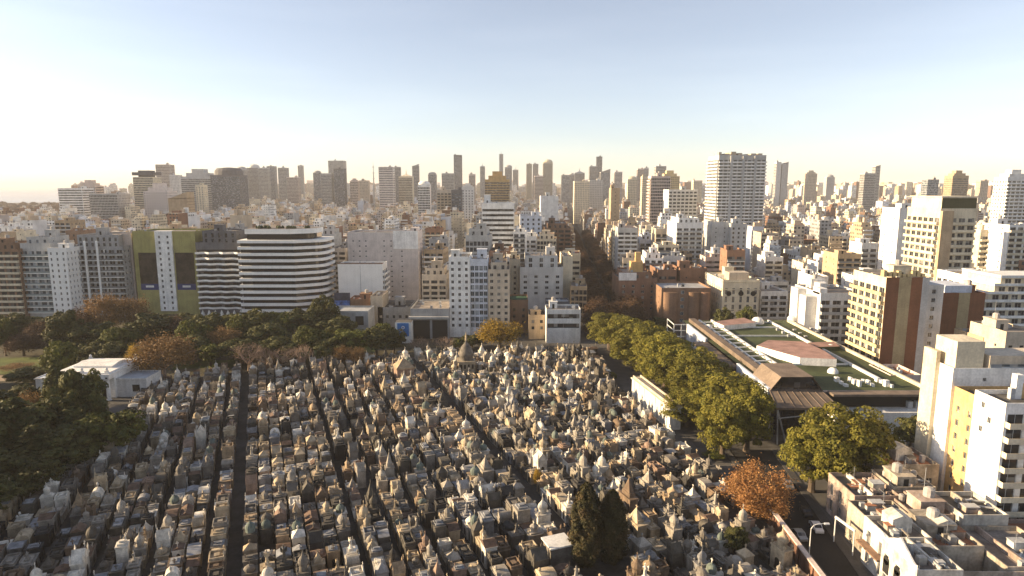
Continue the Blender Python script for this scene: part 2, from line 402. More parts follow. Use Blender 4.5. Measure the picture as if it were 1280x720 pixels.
def bld(label, xl, xr, ytop, Y, d_, wall, faces='pnp', cat='apartment building', name='apartment_building', yaw=0.0, land=None, h=None, group=None, **kw):
    """building whose front face spans columns xl..xr at world distance Y with its roof at row ytop"""
    hh = h or zat(ytop, Y); x0 = xat(xl, Y, hh); x1 = xat(xr, Y, hh); w_ = x1 - x0; ya = R(yaw)
    cx = (x0 + x1) / 2 - math.sin(ya) * d_ / 2; cy = Y + math.cos(ya) * d_ / 2
    root = thing(name, label, cat, (cx, cy, 0), ya, group); NB[0] += 1
    build_body(root, w_, d_, hh, W[wall] if isinstance(wall, str) else wall, faces, seed=NB[0] * 7 + 1, **kw)
    reserve(cx, cy, w_, d_, ya)
    root['dims'] = 0; del root['dims']
    if land: LAND.append(((xl + xr) / 2, ytop, Y, land))
    return root, w_, d_, hh
# ------------------------------------------------------------------ the setting
def poly_sheet(name, pts, z, mat):
    mb = MB(); mb.face([(x, y, z) for x, y in pts]); return struct(name, mb, mat)
ASPH = surf('asphalt', (.022, .021, .021), grime=.35, scale=.12, fine=1.5, streak=False, rand=0)
CITYG = surf('city_ground', (.11, .105, .10), grime=.5, scale=.02, fine=.3, streak=False, rand=0)
PAVE = surf('cemetery_paving', (.065, .062, .06), grime=.5, scale=.2, fine=1.2, streak=False, rand=0)
SIDE = surf('pavement_tiles', (.085, .08, .075), grime=.35, scale=.3, fine=2, streak=False, rand=0)
LAWN = surf('lawn_grass', (.11, .14, .03), grime=.5, scale=.15, fine=2.5, streak=False, rand=0)
SOIL = surf('park_soil', (.085, .075, .045), grime=.5, scale=.15, fine=1.5, streak=False, rand=0)
PATHM = surf('gravel_path', (.34, .26, .18), grime=.25, scale=.3, fine=2, streak=False, rand=0)
GX = 42000
g = MB(); g.face([(-GX, -600, 0), (GX, -600, 0), (GX, GX, 0), (-GX, GX, 0)]); struct('ground', g, CITYG)
m, n, l, p = new_mat('river_water')
t = noise_tex(n, l, .02, 3); p.inputs['Base Color'].default_value = (.16, .13, .11, 1); p.inputs['Roughness'].default_value = .22
b = n.new('ShaderNodeBump'); b.inputs['Strength'].default_value = .25; b.inputs['Distance'].default_value = 2; l.new(t.outputs[0], b.inputs['Height']); l.new(b.outputs[0], p.inputs['Normal'])
SEA = [(-GX, 2500), (-2300, 2500), (-1700, 2850), (-1750, 3150), (-2050, 3700), (-3300, 6000), (-GX * .55, GX), (-GX, GX)]
poly_sheet('river_water', SEA, .6, m)
def in_sea(x, y): return y > 2450 and x < -.53 * y
# park, lawn, paths
poly_sheet('park_ground', [(-330, 150), (-190, 150), at(60, 500), at(190, 478), at(300, 464), at(430, 452), at(560, 444), at(560, 424), at(440, 405), at(300, 392), at(-60, 392), (-360, 340)], .02, SOIL)
poly_sheet('lawn', [at(-40, 470), at(60, 466), at(70, 446), at(-40, 448)], .04, LAWN)
poly_sheet('lawn', [at(215, 462), at(300, 458), at(292, 450), at(220, 451)], .04, LAWN)
poly_sheet('lawn', [at(300, 452), at(470, 440), at(470, 428), at(300, 430)], .04, LAWN)
poly_sheet('gravel_path', [at(-40, 478), at(60, 474), at(60, 467), at(-40, 471)], .045, PATHM)
poly_sheet('road', [at(-60, 438), at(70, 418), at(70, 408), at(-60, 424)], .06, ASPH)
poly_sheet('path', [at(322, 446), at(362, 434), at(362, 430), at(318, 440)], .06, SIDE)
# cemetery
CEM = [at(150, 535), at(190, 480), at(300, 464), at(420, 454), at(500, 449), at(740, 441), at(778, 500), at(832, 548), at(900, 606), at(960, 660), at(1005, 740), at(1010, 800), at(-150, 800), at(-60, 700), at(40, 600)]
poly_sheet('cemetery_paving', CEM, .03, PAVE)
def inside(poly, x, y):
    c = False; j = len(poly) - 1
    for i in range(len(poly)):
        xi, yi = poly[i]; xj, yj = poly[j]
        if (yi > y) != (yj > y) and x < (xj - xi) * (y - yi) / (yj - yi) + xi: c = not c
        j = i
    return c
# street on the right: road, pavements with kerbs
ROADX = (56.6, 62.4)
poly_sheet('road', [(ROADX[0], 60), (ROADX[1] - 5, 60), (ROADX[1] + 7.07, 165), (ROADX[0] + 1.5, 165)], .03, ASPH)
for (a, b_) in ((ROADX[1], ROADX[1] + 1.9), (ROADX[0] - 1.6, ROADX[0])):
    k = MB(); q = 1.5 / 105
    def sx(x, y): return x + (y - 60) * (q if x < 60 else .115) - (0 if x < 60 else 5.0)
    k.face([(sx(a, 60), 60, .14), (sx(b_, 60), 60, .14), (sx(b_, 165), 165, .14), (sx(a, 165), 165, .14)])
    k.face([(sx(a, 60), 60, 0), (sx(a, 60), 60, .14), (sx(a, 165), 165, .14), (sx(a, 165), 165, 0)]); k.face([(sx(b_, 60), 60, 0), (sx(b_, 165), 165, 0), (sx(b_, 165), 165, .14), (sx(b_, 60), 60, .14)])
    struct('pavement', k, SIDE)
poly_sheet('plaza', [(50, 166), (72.5, 166), (72.5, 300), (42, 300)], .05, SIDE)
poly_sheet('plaza', [(72.5, 150.5), (100, 150.5), (100, 171), (72.5, 171)], .05, SIDE)
# tree lined avenue (city grid is turned four degrees)
CA = R(4); E1 = (math.cos(CA), -math.sin(CA)); E2 = (math.sin(CA), math.cos(CA))
AVO = (52.0, 330.0)
def city(a, b_): return (AVO[0] + E1[0] * a + E2[0] * b_, AVO[1] + E1[1] * a + E2[1] * b_)
poly_sheet('avenue', [city(-7, -40), city(7, -40), city(7, 1200), city(-7, 1200)], .03, ASPH)
for s in (-1, 1):
    k = MB(); a, b_ = sorted((s * 7, s * 11.5))
    k.face([(*city(a, -40), .14), (*city(b_, -40), .14), (*city(b_, 1200), .14), (*city(a, 1200), .14)])
    e = s * 7; k.face([(*city(e, -40), 0), (*city(e, -40), .14), (*city(e, 1200), .14), (*city(e, 1200), 0)])
    struct('pavement', k, SIDE)
# dashes on the avenue
PAINT = surf('road_paint', (.7, .7, .68), grime=.3, streak=False, rand=0)
k = MB()
for b_ in range(-30, 400, 8):
    for a in (-2.4, 2.4): k.face([(*city(a - .07, b_), .036), (*city(a + .07, b_), .036), (*city(a + .07, b_ + 3), .036), (*city(a - .07, b_ + 3), .036)])
o = struct('lane_markings', k, PAINT)

# haze: even pale air round the camera and the whole scene
hz = MB(); hz.box(-GX - 50, -700, -1, GX + 50, GX + 50, 185, bottom=True)
hm = bpy.data.materials.new('haze_air'); hm.use_nodes = True; hn = hm.node_tree.nodes; hn.clear()
ho = hn.new('ShaderNodeOutputMaterial'); hv = hn.new('ShaderNodeVolumePrincipled')
hv.inputs['Color'].default_value = (1, .96, .95, 1); hv.inputs['Density'].default_value = 0.000085; hv.inputs['Anisotropy'].default_value = .0
hm.node_tree.links.new(hv.outputs[0], ho.inputs['Volume'])
hz.build('haze', hm, kind='stuff')
# ------------------------------------------------------------------ buildings one can name
BLACKG = plain('black_ribbon_glass', (.012, .012, .014), .15)
# left row behind the park ------------------------------------------------------
bld('brown and beige balcony block at the far left edge behind the park', -45, 22, 306, 335, 18, 'brown', 'bnp', slab=W['cream'], land='the brown left edge block', setback=1)
bld('grey glazed balcony block beside the brown block at far left', 24, 60, 299, 338, 20, 'pale grey', 'Bnp', slab=W['clean white'], land='the grey glazed left block', gl=GLB, setback=1, rail=plain('glass_railing', (.24, .28, .28), .15))
bld('narrow bluish white slab with three columns of small windows by park', 59, 82, 312, 334, 22, 'clean white', 'pnp', ww=.9, sp=2.4, indiv=True, land='the bluish white slab')
rt, w_, d_, hh = bld('grey balcony tower with two tall white fins behind bare park trees', 84, 152, 296, 345, 24, 'grey', 'Bnp', slab=W['white'], land='the white finned tower', setback=2, indiv=True, gl=GLD)
for fx in (-.16, .06):
    t = MB(); t.box(w_ * fx - .45, -d_ / 2 - 1.9, 0, w_ * fx + .45, -d_ / 2 - 1.3, hh - 2, bottom=True); t.build('fin', W['clean white'], rt)
bld('plain pinkish grey party wall slab beside the olive poster building', 150, 164, 294, 352, 20, 'pinkish beige', '0n0', land='the pinkish slab', lift=False)
rt, w_, d_, hh = bld('olive green building with two giant dark posters and white window strip', 165, 243, 291, 350, 22, 'olive', '0n0', name='office_building', cat='building', land='the olive poster building', lift=False)
POST = surf('poster_dark_mural', (.07, .055, .04), grime=.7, scale=.35, fine=1.2, streak=False, rand=0); POSTB = surf('poster_blue_band', (.035, .05, .16), grime=.2, streak=False, rand=0)
for (a, b_) in ((-.43, -.14), (.16, .46)):
    t = MB(); y = -d_ / 2
    t.box(w_ * a, y - .12, hh * .38, w_ * b_, y - .01, hh * .76, 0, bottom=True)
    pz = t.build('poster', POST, rt)
    t = MB(); t.box(w_ * a, y - .16, hh * .305, w_ * b_, y - .01, hh * .38 - .01, 0, bottom=True); c = (a + b_) / 2 * w_
    t.box(c - 2.2, y - .2, hh * .335, c + 2.2, y - .161, hh * .36, 1, bottom=True); t.build('poster_footer', [POSTB, STEEL], pz)
t = MB(); wn = []; facade(t, (-w_ * .13, -d_ / 2 - .9), (1, 0), w_ * .27, 2, hh + 1, 'p', 3.0, wn, None, 1.1, 3.3)
t.face([(-w_ * .13, -d_ / 2 - .9, 2), (-w_ * .13, -d_ / 2 - .9, hh + 1), (-w_ * .13, -d_ / 2, hh + 1), (-w_ * .13, -d_ / 2, 2)]); t.face([(w_ * .14, -d_ / 2 - .9, 2), (w_ * .14, -d_ / 2, 2), (w_ * .14, -d_ / 2, hh + 1), (w_ * .14, -d_ / 2 - .9, hh + 1)])
t.face([(-w_ * .13, -d_ / 2 - .9, hh + 1), (w_ * .14, -d_ / 2 - .9, hh + 1), (w_ * .14, -d_ / 2 + 3, hh + 1), (-w_ * .13, -d_ / 2 + 3, hh + 1)]); t.build('window_strip', W['white'], rt)
for q in wn: link('window', pane_mesh(math.dist(q[0], q[1]), q[3][2] - q[0][2], GL), rt, ((q[0][0] + q[1][0]) / 2, q[0][1], q[0][2]), q[4])
# wavy balcony block
rt, w_, d_, hh = bld('apartment block with rippling white balcony fronts beside striped building', 243, 299, 291, 347, 22, 'dark grey', 'rnp', land='the wavy balcony block', gl=GLD, setback=2)
def wavy(L, p=1.1, n=28):
    t = MB(); pr = []
    for k in range(n + 1):
        x = -L / 2 + L * k / n; pr.append((x, -p - .8 * math.cos(3 * 2 * math.pi * k / n)))
    for k in range(n):
        (a, c), (b_, d) = pr[k], pr[k + 1]
        t.face([(a, c, -.1), (b_, d, -.1), (b_, d, .95), (a, c, .95)]); t.face([(a, c, .95), (b_, d, .95), (b_, d + .15, .95), (a, c + .15, .95)])
        t.face([(b_, d + .15, .95), (b_, d + .15, .05), (a, c + .15, .05), (a, c + .15, .95)]); t.face([(a, 0, .05), (a, c, .05), (b_, d, .05), (b_, 0, .05)]); t.face([(a, 0, -.1), (b_, 0, -.1), (b_, d, -.1), (a, c, -.1)])
    return t
wm = wavy(w_ - 1, 1.5).mesh('balcony', [W['clean white']])
k = 0; z = 3.6
while z < hh - 9:
    link('balcony', wm, rt, (0, -d_ / 2, z + .3)); z += 3.0
for k in range(7):
    t = MB(); x = -w_ / 2 + w_ * (k + .5) / 7; t.pyramid(x - 1.1, -d_ / 2 - 1.6, x + 1.1, -d_ / 2 - .1, .2, 3.2); t.build('canopy', W['white'], rt)
# striped building with rounded right corner
Y = 340; d_ = 24; hh = zat(300, Y); xl, xr = xat(300, Y, hh), xat(411, Y + d_ * .6, hh) - 1.2; w_ = xr - xl
rt = thing('striped_building', 'striped building of white bands and dark glass with rounded right corner', 'apartment building', ((xl + xr) / 2, Y + d_ / 2, 0)); LAND.append((355, 285, Y, 'the striped building')); reserve((xl + xr) / 2, Y + d_ / 2, w_, d_)
def round_plan(w_, d_, r, n=8, off=0.0, cut=4.0):
    a, b_ = w_ / 2 + off, d_ / 2 + off; pts = [(-a, b_), (-a, -b_)]
    # front edge bends back toward the right, then a round corner
    pts += [(a * .35, -b_)]
    cx, cy = a - r, -b_ + cut + r
    for k in range(n + 1):
        t = R(-62 + 62 * k / n); pts.append((cx + r * math.cos(t), cy + r * math.sin(t)))
    pts.append((a, b_)); return pts
def ring(mb, pts, z0, z1, m=0, cap=True, mc=None):
    k = len(pts)
    for i in range(k):
        a, b_ = pts[i], pts[(i + 1) % k]; mb.face([(a[0], a[1], z0), (b_[0], b_[1], z0), (b_[0], b_[1], z1), (a[0], a[1], z1)], m)
    if cap: mb.face([(x, y, z1) for x, y in pts], m if mc is None else mc); mb.face([(x, y, z0) for x, y in reversed(pts)], m)
core = MB(); ring(core, round_plan(w_, d_, 9), 0, hh - .8, 0, True, 1); core.build('glazing', [BLACKG, ROOFD], rt)
bm_ = MB(); ring(bm_, round_plan(w_, d_, 9, off=1.2), 0, 1.5, 0); band = bm_.mesh('band', [W['clean white']])
nfl = int(hh / 3.0)
for k in range(nfl): link('band', band, rt, (0, 0, 1.2 + k * (hh - 1.6) / (nfl - 1) - 1.2))
t = MB(); ring(t, [(x * .82 - 1, y * .8) for x, y in round_plan(w_, d_, 9)], hh, hh + 3.0, 0); t.build('penthouse_glazing', BLACKG, rt)
t = MB(); ring(t, [(x * .86 - 1, y * .84) for x, y in round_plan(w_, d_, 9)], hh + 3.0, hh + 5.6, 0, True, 1); t.build('penthouse_band', [W['clean white'], ROOF], rt)
t = MB()
for k in range(26):
    x = rnd.uniform(-w_ * .36, w_ * .30); y = rnd.uniform(-d_ * .3, -d_ * .1); s = rnd.uniform(.5, 1.1); t.lathe(x, y, [(s, hh + 5.6), (s * 1.2, hh + 6.2), (s * .7, hh + 6.9), (.1, hh + 7.2)], 6)
t.build('roof_garden', surf('roof_garden_leaves', (.05, .06, .03), streak=False), rt, kind='stuff')
bld('narrow dark block tucked behind the right end of striped building', 413, 432, 312, 392, 22, 'grey', 'bnp', land='the narrow dark block')
# centre left
rt, w_, d_, hh = bld('windowless white party wall building with red roof edge', 422, 478, 332, 352, 14, 'clean white', '00b', name='party_wall_building', land='the windowless white building', lift=False, slab=W['white'])
t = MB(); t.box(-w_ / 2 - .1, -d_ / 2 - .1, hh + .86, w_ / 2 + .1, -d_ / 2 + .4, hh + 1.3, bottom=True); t.build('roof_edge', W['brick'], rt)
t = MB(); t.box(-.12, -d_ / 2 - .1, 1, .12, -d_ / 2 + .05, hh); t.build('drain_pipe', W['pale grey'], rt)
rt, w_, d_, hh = bld('broad pinkish beige block with sparse small windows behind white party wall', 434, 522, 292, 380, 20, 'pale rose', '0np', land='the broad pinkish block', ww=.9)
for c in range(6):
    for k in range(int(hh / 3) - 2):
        if c < 2 and rnd.random() < .15: continue
        x = (-.42, -.33, -.24, .02, .12, .27)[c] * w_; t = .5
        link('window', pane_mesh(1.0, .8, GL), rt, (x, -d_ / 2 - .02, 4.5 + 3 * k), 0)
t = MB(); t.box(w_ * .15, -d_ / 2 - .3, hh - 9, w_ / 2 + .1, -d_ / 2 - .003, hh + 1.6, bottom=True); t.build('white_panel', W['white'], rt)
bld('slim beige apartment house with dark stacked balconies in the gap', 527, 558, 338, 335, 18, 'beige', 'bnp', land='the slim balcony house', setback=1)
bld('tall thin grey block behind the slim balcony house', 536, 560, 300, 420, 16, 'pale grey', 'pnp', land='the thin grey block')
# depot with dark gate, blue sign, shed, billboard
rt, w_, d_, hh = bld('low grey depot with two dark open gates beside white window tower', 513, 561, 388, 292, 24, 'grey', '000', name='depot', cat='depot', land='the dark gated depot', roof=ROOF, clutter=True, lift=False, ground=0)
for (a, b_) in ((-.46, .0), (.06, .46)):
    t = MB(); t.box(w_ * a, -d_ / 2 - .05, .1, w_ * b_, -d_ / 2 + .02, hh * .66, bottom=True); t.build('gate', DARK, rt)
t = MB(); t.box(-w_ / 2 - .6, -d_ / 2 - 2, hh * .74, w_ / 2, -d_ / 2 - .02, hh * .80, bottom=True); t.build('canopy', W['pale grey'], rt)
Y = 284; rt = thing('blue_sign', 'blue sign panel with white round mark in white frame', 'sign', (xat(504, Y, 5), Y, 0))
t = MB(); t.box(-3.6, 0, 0, 3.6, 6, 9.5, 0, mt=1); t.build('kiosk_body', [W['white'], ROOFD], rt)
t = MB(); t.box(-2.6, -.15, 3.2, 2.6, -.01, 9.2, bottom=True); pnl = t.build('sign_panel', surf('blue_sign_paint', (.03, .16, .42), grime=.2, streak=False), rt)
t = MB(); t.tube((0, -.16, 7.2), (0, -.22, 7.2), .75, .75, 16); t.build('sign_mark', STEEL, pnl)
t = MB(); t.tube((0, -.221, 7.2), (0, -.25, 7.2), .42, .42, 16); t.build('sign_mark_centre', plain('blue_mark', (.03, .16, .42)), pnl)
rt, w_, d_, hh = bld('low corrugated grey metal shed below the billboard', 412, 460, 391, 300, 14, METAL, '000', name='metal_shed', cat='shed', land='the metal shed', lift=False, clutter=False, ground=0, roof=METAL)
for k in range(24):
    t = MB(); x = -w_ / 2 + w_ * (k + .5) / 24; t.box(x - .12, -d_ / 2 - .12, .1, x + .12, -d_ / 2 - .002, hh - .2, bottom=True); t.build('cladding_rib', METAL, rt)
t = MB(); t.box(w_ * .17, -d_ / 2 - .15, hh * .45, w_ * .38, -d_ / 2 - .121, hh * .85, bottom=True); t.build('dark_vent', DARK, rt)
Y = 318; rt = thing('billboard', 'colourful rooftop billboard in blue and yellow above metal shed', 'billboard', (xat(427, Y, 20), Y, 0))
zb = zat(389, Y); zt = zat(366, Y)
t = MB(); t.box(-4, 0, zb, 4, .4, zt, bottom=True); pn = t.build('panel', surf('billboard_print', (.07, .07, .10), grime=.6, scale=.4, streak=False), rt)
t = MB(); t.box(-3.8, -.1, zb + 2.4, 3.7, -.01, zb + 5.4, 0, bottom=True); t.build('print_blue', surf('print_blue', (.10, .20, .55), grime=.7, scale=.5, streak=False), pn)
t = MB(); t.box(-3.8, -.1, zb + .2, 3.7, -.01, zb + 2.2, 0, bottom=True); t.build('print_yellow', surf('print_yellow', (.55, .36, .06), grime=.4, scale=.5, streak=False), pn)
for x in (-3, 3):
    t = MB(); t.box(x - .15, .4, 0, x + .15, .7, zt - 1); t.build('post', METAL, rt)
bld('low brown rooftop house with terrace behind the metal shed', 436, 462, 376, 322, 12, 'brown', 'p0p', name='low_house', cat='house', land='the brown low house', roof=ROOFR)
bld('tall narrow beige side wall between metal shed and pinkish block', 463, 478, 372, 318, 16, 'beige', '000', name='low_house', cat='house', lift=False, land='the narrow beige wall')
bld('low grey flat roofed workshop left of blue sign', 472, 512, 386, 318, 20, 'grey', 'p0p', name='workshop', cat='workshop', roof=ROOFD, land='the grey workshop')
# white window tower and its neighbours
bld('slim white tower with three columns of square windows facing cemetery', 561, 587, 323, 296, 20, 'white', 'pnp', indiv=True, ww=1.25, sp=2.9, fh=2.92, land='the white window tower', roof=ROOFD, ground=4)
bld('bluish glass bay strip between white tower and beige tower', 587.6, 609.5, 326, 298, 18, 'blue white', 'gnp', gl=GLB, land='the bluish glass strip', indiv=True)
bld('beige apartment tower with square windows right of glass strip', 610, 637, 331, 296.5, 19, 'beige', 'pnp', indiv=True, ww=1.5, sp=3.0, land='the beige window tower', setback=1)
bld('white office block with dark ribbon windows and broad flat roof', 602, 643, 255, 470, 30, 'white', 'rnr', gl=GLD, name='office_building', cat='office building', fh=3.6, land='the ribbon window office', roof=ROOFD, tall_lift=1.5)
rt, w_, d_, hh = bld('pale grey block with four window columns and stepped terrace top', 650, 704, 322, 345, 24, 'pale stone', 'pnn', indiv=True, ww=1.9, sp=4.6, land='the stepped grey block', setback=2, ground=11)
bld('cream side wing right of the stepped grey block', 704, 716, 322, 352, 26, 'cream', '00n', land='the cream side wing', lift=False)
bld('cream narrow house left of the stepped grey block', 637, 650, 326, 350, 20, 'cream', 'pnn', land='the cream narrow house')
bld('small white office house with two rows of dark windows by cemetery', 683, 726, 389, 284, 13, 'white', 'r00', indiv=True, fh=4.3, ground=5.5, land='the small white office', name='office_house', cat='house', roof=ROOF)
bld('dark roofed attic box behind the small white office', 683, 712, 379, 298, 10, 'dark grey', '000', name='low_house', cat='house', lift=False, roof=METAL, land='the dark roofed box')
bld('low brown brick house with green metal roof beside beige tower', 637, 660, 377, 305, 16, 'brown', 'p00', name='low_house', cat='house', lift=False, clutter=False, roof=surf('green_metal_roof', (.03, .09, .05), streak=False), land='the green roofed house')
bld('low shadowed ochre house beside the small white office', 661, 682, 396, 292, 14, 'tan', 'p00', name='low_house', cat='house', roof=ROOFD, land='the shadowed ochre house')
bld('reddish brown slab with horizontal balcony bands beside tree lined avenue', 681, 714, 281, 455, 40, 'brown', 'bbb', slab=W['brick'], land='the reddish banded slab', setback=1)
bld('white block with scattered windows behind the stepped grey block', 650, 677, 271, 440, 22, 'blue white', 'pnp', land='the white scattered window block')
bld('white slab rising behind the avenue start', 676, 698, 246, 640, 24, 'white', '0np', land='the white slab')
# right of avenue
rt, w_, d_, hh = bld('orange brick block with white terraces and small chimney tower', 774, 822, 343, 340, 24, 'brick', 'pnp', name='brick_building', land='the orange brick block', ww=1.5, sp=4.0, setback=1, indiv=True)
t = MB(); t.box(-2.8, -6, hh, 3.4, 0, hh + 6, 0); t.build('stair_tower', W['ochre'], rt)
t = MB(); t.box(-.4, -5, hh + 6, 2.6, -2.5, hh + 11, 0); t.build('chimney', W['ochre'], rt)
t = MB(); t.box(-w_ / 2 - .2, -d_ / 2 - .25, hh - 3.2, -1, -d_ / 2 - .01, hh + .9, bottom=True); t.build('white_terrace', W['white'], rt)
bld('brick building with white terrace roof joined to the orange block', 823, 846, 339, 350, 22, 'brick', 'bnp', name='brick_building', land='the brick middle block', slab=W['brick'], roof=W['white'])
rt, w_, d_, hh = bld('dark brick building with pale curved roof slab near the mall', 827, 889, 362, 320, 22, 'brown', '0n0', name='brick_building', land='the dark brick building', lift=False, roof=METAL)
for a, b_ in ((-.46, -.17), (.04, .27), (.29, .47)):
    t = MB(); ring(t, [(w_ * (a + b_) / 2 + w_ * (b_ - a) / 2 * math.cos(R(180 + 15 * k)), -d_ / 2 + 1.8 * math.sin(R(180 + 15 * k)) - .0) for k in range(13)], 0, hh - 1.2, 0); t.build('bay', W['brick'] if a > .2 else W['brown'], rt)
for k in range(6):
    link('window', pane_mesh(1.6, 1.7, GLB), rt, (-w_ * .075, -d_ / 2 - .03, 2 + k * 3.6), 0)
bld('brick tower with flat roof and thin chimney behind dark brick building', 850, 884, 337, 352, 18, 'brick', 'nnn', name='brick_building', land='the brick rear tower')
# cream ornate corner house
rt, w_, d_, hh = bld('ornate cream mansion block with arched windows and roof terraces', 904, 950, 352, 318, 30, 'cream', 'PpP', indiv=True, ww=1.3, sp=3.4, fh=4.2, land='the ornate cream mansion', roof=ROOF, name='mansion_block')
for z in (4.6, 8.8, hh - 4.2, hh - .2):
    t = MB(); t.box(-w_ / 2 - .35, -d_ / 2 - .35, z, w_ / 2 + .35, d_ / 2, z + .3, bottom=True); t.build('cornice', W['cream'], rt)
for k in range(3):
    t = MB(); x = -w_ / 2 + w_ * (k + .5) / 3; t.tube((x, -d_ / 2 - .05, hh - 6), (x, -d_ / 2 - .2, hh - 6), 1.3, 1.3, 14); t.build('arched_window', DARK, rt)
t = MB(); t.box(-5, -d_ / 2 + 4, hh, 5, -d_ / 2 + 11, hh + 4); t.build('attic_storey', W['beige'], rt)
bld('white rounded apartment block right of the ornate cream mansion', 951, 985, 366, 322, 22, 'white', 'bnn', indiv=True, slab=W['pale grey'], land='the white rounded block')
bld('narrow white slab with lit left edge behind ornate mansion', 893, 925, 318, 400, 20, 'white', 'pnn', land='the narrow lit slab')
bld('white tower with dark balcony stack and blank lit left side', 846, 879, 274, 430, 26, 'white', 'b0n', slab=W['pale grey'], land='the white balcony tower', setback=1, indiv=True)
bld('blank pale block with one window column right of balcony tower', 890, 912, 279, 445, 18, 'pale grey', 'nnn', land='the blank pale block')
bld('pale apartment block with shaded windows left of lit white terrace', 914, 934, 281, 440, 20, 'pale grey', 'pnp', land='the shaded pale block')
# right cluster
rt, w_, d_, hh = bld('white terraced building with stepped brightly lit left walls', 1026, 1082, 369, 258, 24, 'white', 'bnn', slab=W['pale grey'], land='the white terraced building', indiv=True, setback=0)
for k, (a, b_, zt_) in enumerate(((-1.0, -4.0, 2.5), (-.5, 3, 3.6), (.2, 7, 3.0))):
    t = MB(); x = -w_ / 2 + k * 3.2; t.box(x, -d_ / 2 + 1 + k * 7, hh, x + 3, -d_ / 2 + 7 + k * 6, hh + zt_); t.build('terrace_wall', W['white'], rt)
t = MB(); t.box(-w_ / 2 - 4.5, -d_ / 2 + 3, 0, -w_ / 2 - .01, -d_ / 2 + 9, hh - 1); t.box(-w_ / 2 - 3.5, -d_ / 2 + 13, 0, -w_ / 2 - .01, -d_ / 2 + 20, hh + .5); t.build('side_wing', W['white'], rt)
rt, w_, d_, hh = bld('tall tower with brown red and yellow striped front and lit yellow balconies', 1108, 1162, 350, 214, 21, 'cream', '0bn', land='the brown striped tower', indiv=True, slab=W['sand yellow'], setback=0, tall_lift=1.2)
for a, b_, mm in ((-.5, -.2, 'brown red'), (-.2, .08, 'yellow band'), (.08, .34, 'brown red'), (.34, .5, 'pale grey')):
    t = MB(); t.box(w_ * a, -d_ / 2 - .1, 0, w_ * b_, -d_ / 2 - .003, hh + .9, bottom=True); t.build('stripe', W[mm], rt)
for k in range(int(hh / 3)): link('window', pane_mesh(.7, 1.0, GL), rt, (w_ * .32, -d_ / 2 - .04, 3 + 3 * k), 0)
t = MB(); wn = []; facade(t, (w_ / 2 + .01, -d_ / 2 + 2), (1, 0), 6.5, 0, hh - 2, 'p', 3, wn, None, 1.3, 3)
t.face([(w_ / 2 + .01, -d_ / 2 + 2, hh - 2), (w_ / 2 + 6.51, -d_ / 2 + 2, hh - 2), (w_ / 2 + 6.51, d_ / 2, hh - 2), (w_ / 2 + .01, d_ / 2, hh - 2)]); t.build('rear_wing', W['pale grey'], rt)
for q in wn: link('window', pane_mesh(math.dist(q[0], q[1]), q[3][2] - q[0][2], GL), rt, ((q[0][0] + q[1][0]) / 2, q[0][1], q[0][2]), q[4])
t = MB()
for k in range(9): x = -w_ / 2 + w_ * k / 9; t.box(x + .2, -d_ / 2 + 2, hh + .8, x + 1.3, -d_ / 2 + 4, hh + rnd.uniform(1.4, 3.0))
t.build('roof_chimneys', W['sand yellow'], rt, kind='stuff')
rt, w_, d_, hh = bld('lower twin block with brown red and yellow striped front', 1180, 1232, 369, 232, 18, 'brown red', '0bn', land='the lower striped block', indiv=True, slab=W['pale grey'])
t = MB(); t.box(-w_ * .14, -d_ / 2 - .1, 0, w_ * .13, -d_ / 2 - .003, hh + .9, bottom=True); t.build('stripe', W['yellow band'], rt)
t = MB(); t.box(-w_ * .4, -d_ / 2 + 2, hh, w_ * .25, d_ / 2 - 3, hh + 3.2); t.build('attic_storey', W['blue white'], rt)
rt, w_, d_, hh = bld('tall cream tower with lit balconies and dark green crown', 1176, 1221, 263, 286, 24, 'cream', 'bbn', land='the tall cream tower', indiv=True, slab=W['cream'], setback=0, lift=False, fh=3.3)
t = MB(); t.box(-w_ / 2 + .3, -d_ / 2 + .3, hh, w_ / 2 - .3, d_ / 2 - 2, hh + 5.5); t.box(-w_ / 2 - .1, -d_ / 2 - .1, hh + 5.51, w_ / 2 + .1, d_ / 2 - 1.6, hh + 6.1, bottom=True); t.build('crown', W['cream'], rt)
t = MB(); t.box(-w_ / 2 + .35, -d_ / 2 + .1, hh + .6, w_ / 2 - .3, -d_ / 2 + .28, hh + 5.3, bottom=True); t.build('crown_panel', surf('dark_green_panel', (.10, .095, .05), grime=.2), rt)
t = MB(); t.box(-w_ / 2, -d_ / 2 - 1.5, 0, -w_ / 2 + 5, -d_ / 2 - .01, hh - .2); t.build('corner_pier', W['tan'], rt)
bld('white lit box house left of the tall cream tower', 1125, 1168, 262, 335, 16, 'white', 'nnn', land='the white lit box', h=zat(262, 335))
# stepped terrace block at right edge
Y = 236; rt = thing('terrace_building', 'white stepped terrace apartment block climbing at the right edge', 'apartment building', (xat(1275, Y, 30), Y + 12, 0)); LAND.append((1260, 330, Y, 'the stepped terrace block'))
reserve(xat(1275, Y, 30), Y + 12, 46, 26)
for k in range(12):
    z = 3 * k; lft = -17 + max(0, k - 5) * 2.3
    t = MB(); t.box(lft, -10 + .35 * k, z, 22, 12, z + 2.75, 0); t.build('storey', W['cream'], rt)
    t = MB(); t.box(lft - 1.2, -11.4 + .35 * k, z + 2.75, 22, 12, z + 2.98, 0, bottom=True); t.box(lft - 1.2, -11.4 + .35 * k, z + 2.98, 22, -11.2 + .35 * k, z + 3.75, 0); t.box(lft - 1.2, -11.2 + .35 * k, z + 2.98, lft - 1.05, 12, z + 3.75, 0); t.build('terrace', W['white'], rt)
    for j in range(9):
        x = lft + 1.5 + j * 3.6
        if x < 20: link('window', pane_mesh(2.4, 2.0, GL), rt, (x + 1.2, -10.03 + .35 * k, z + .3), 0)
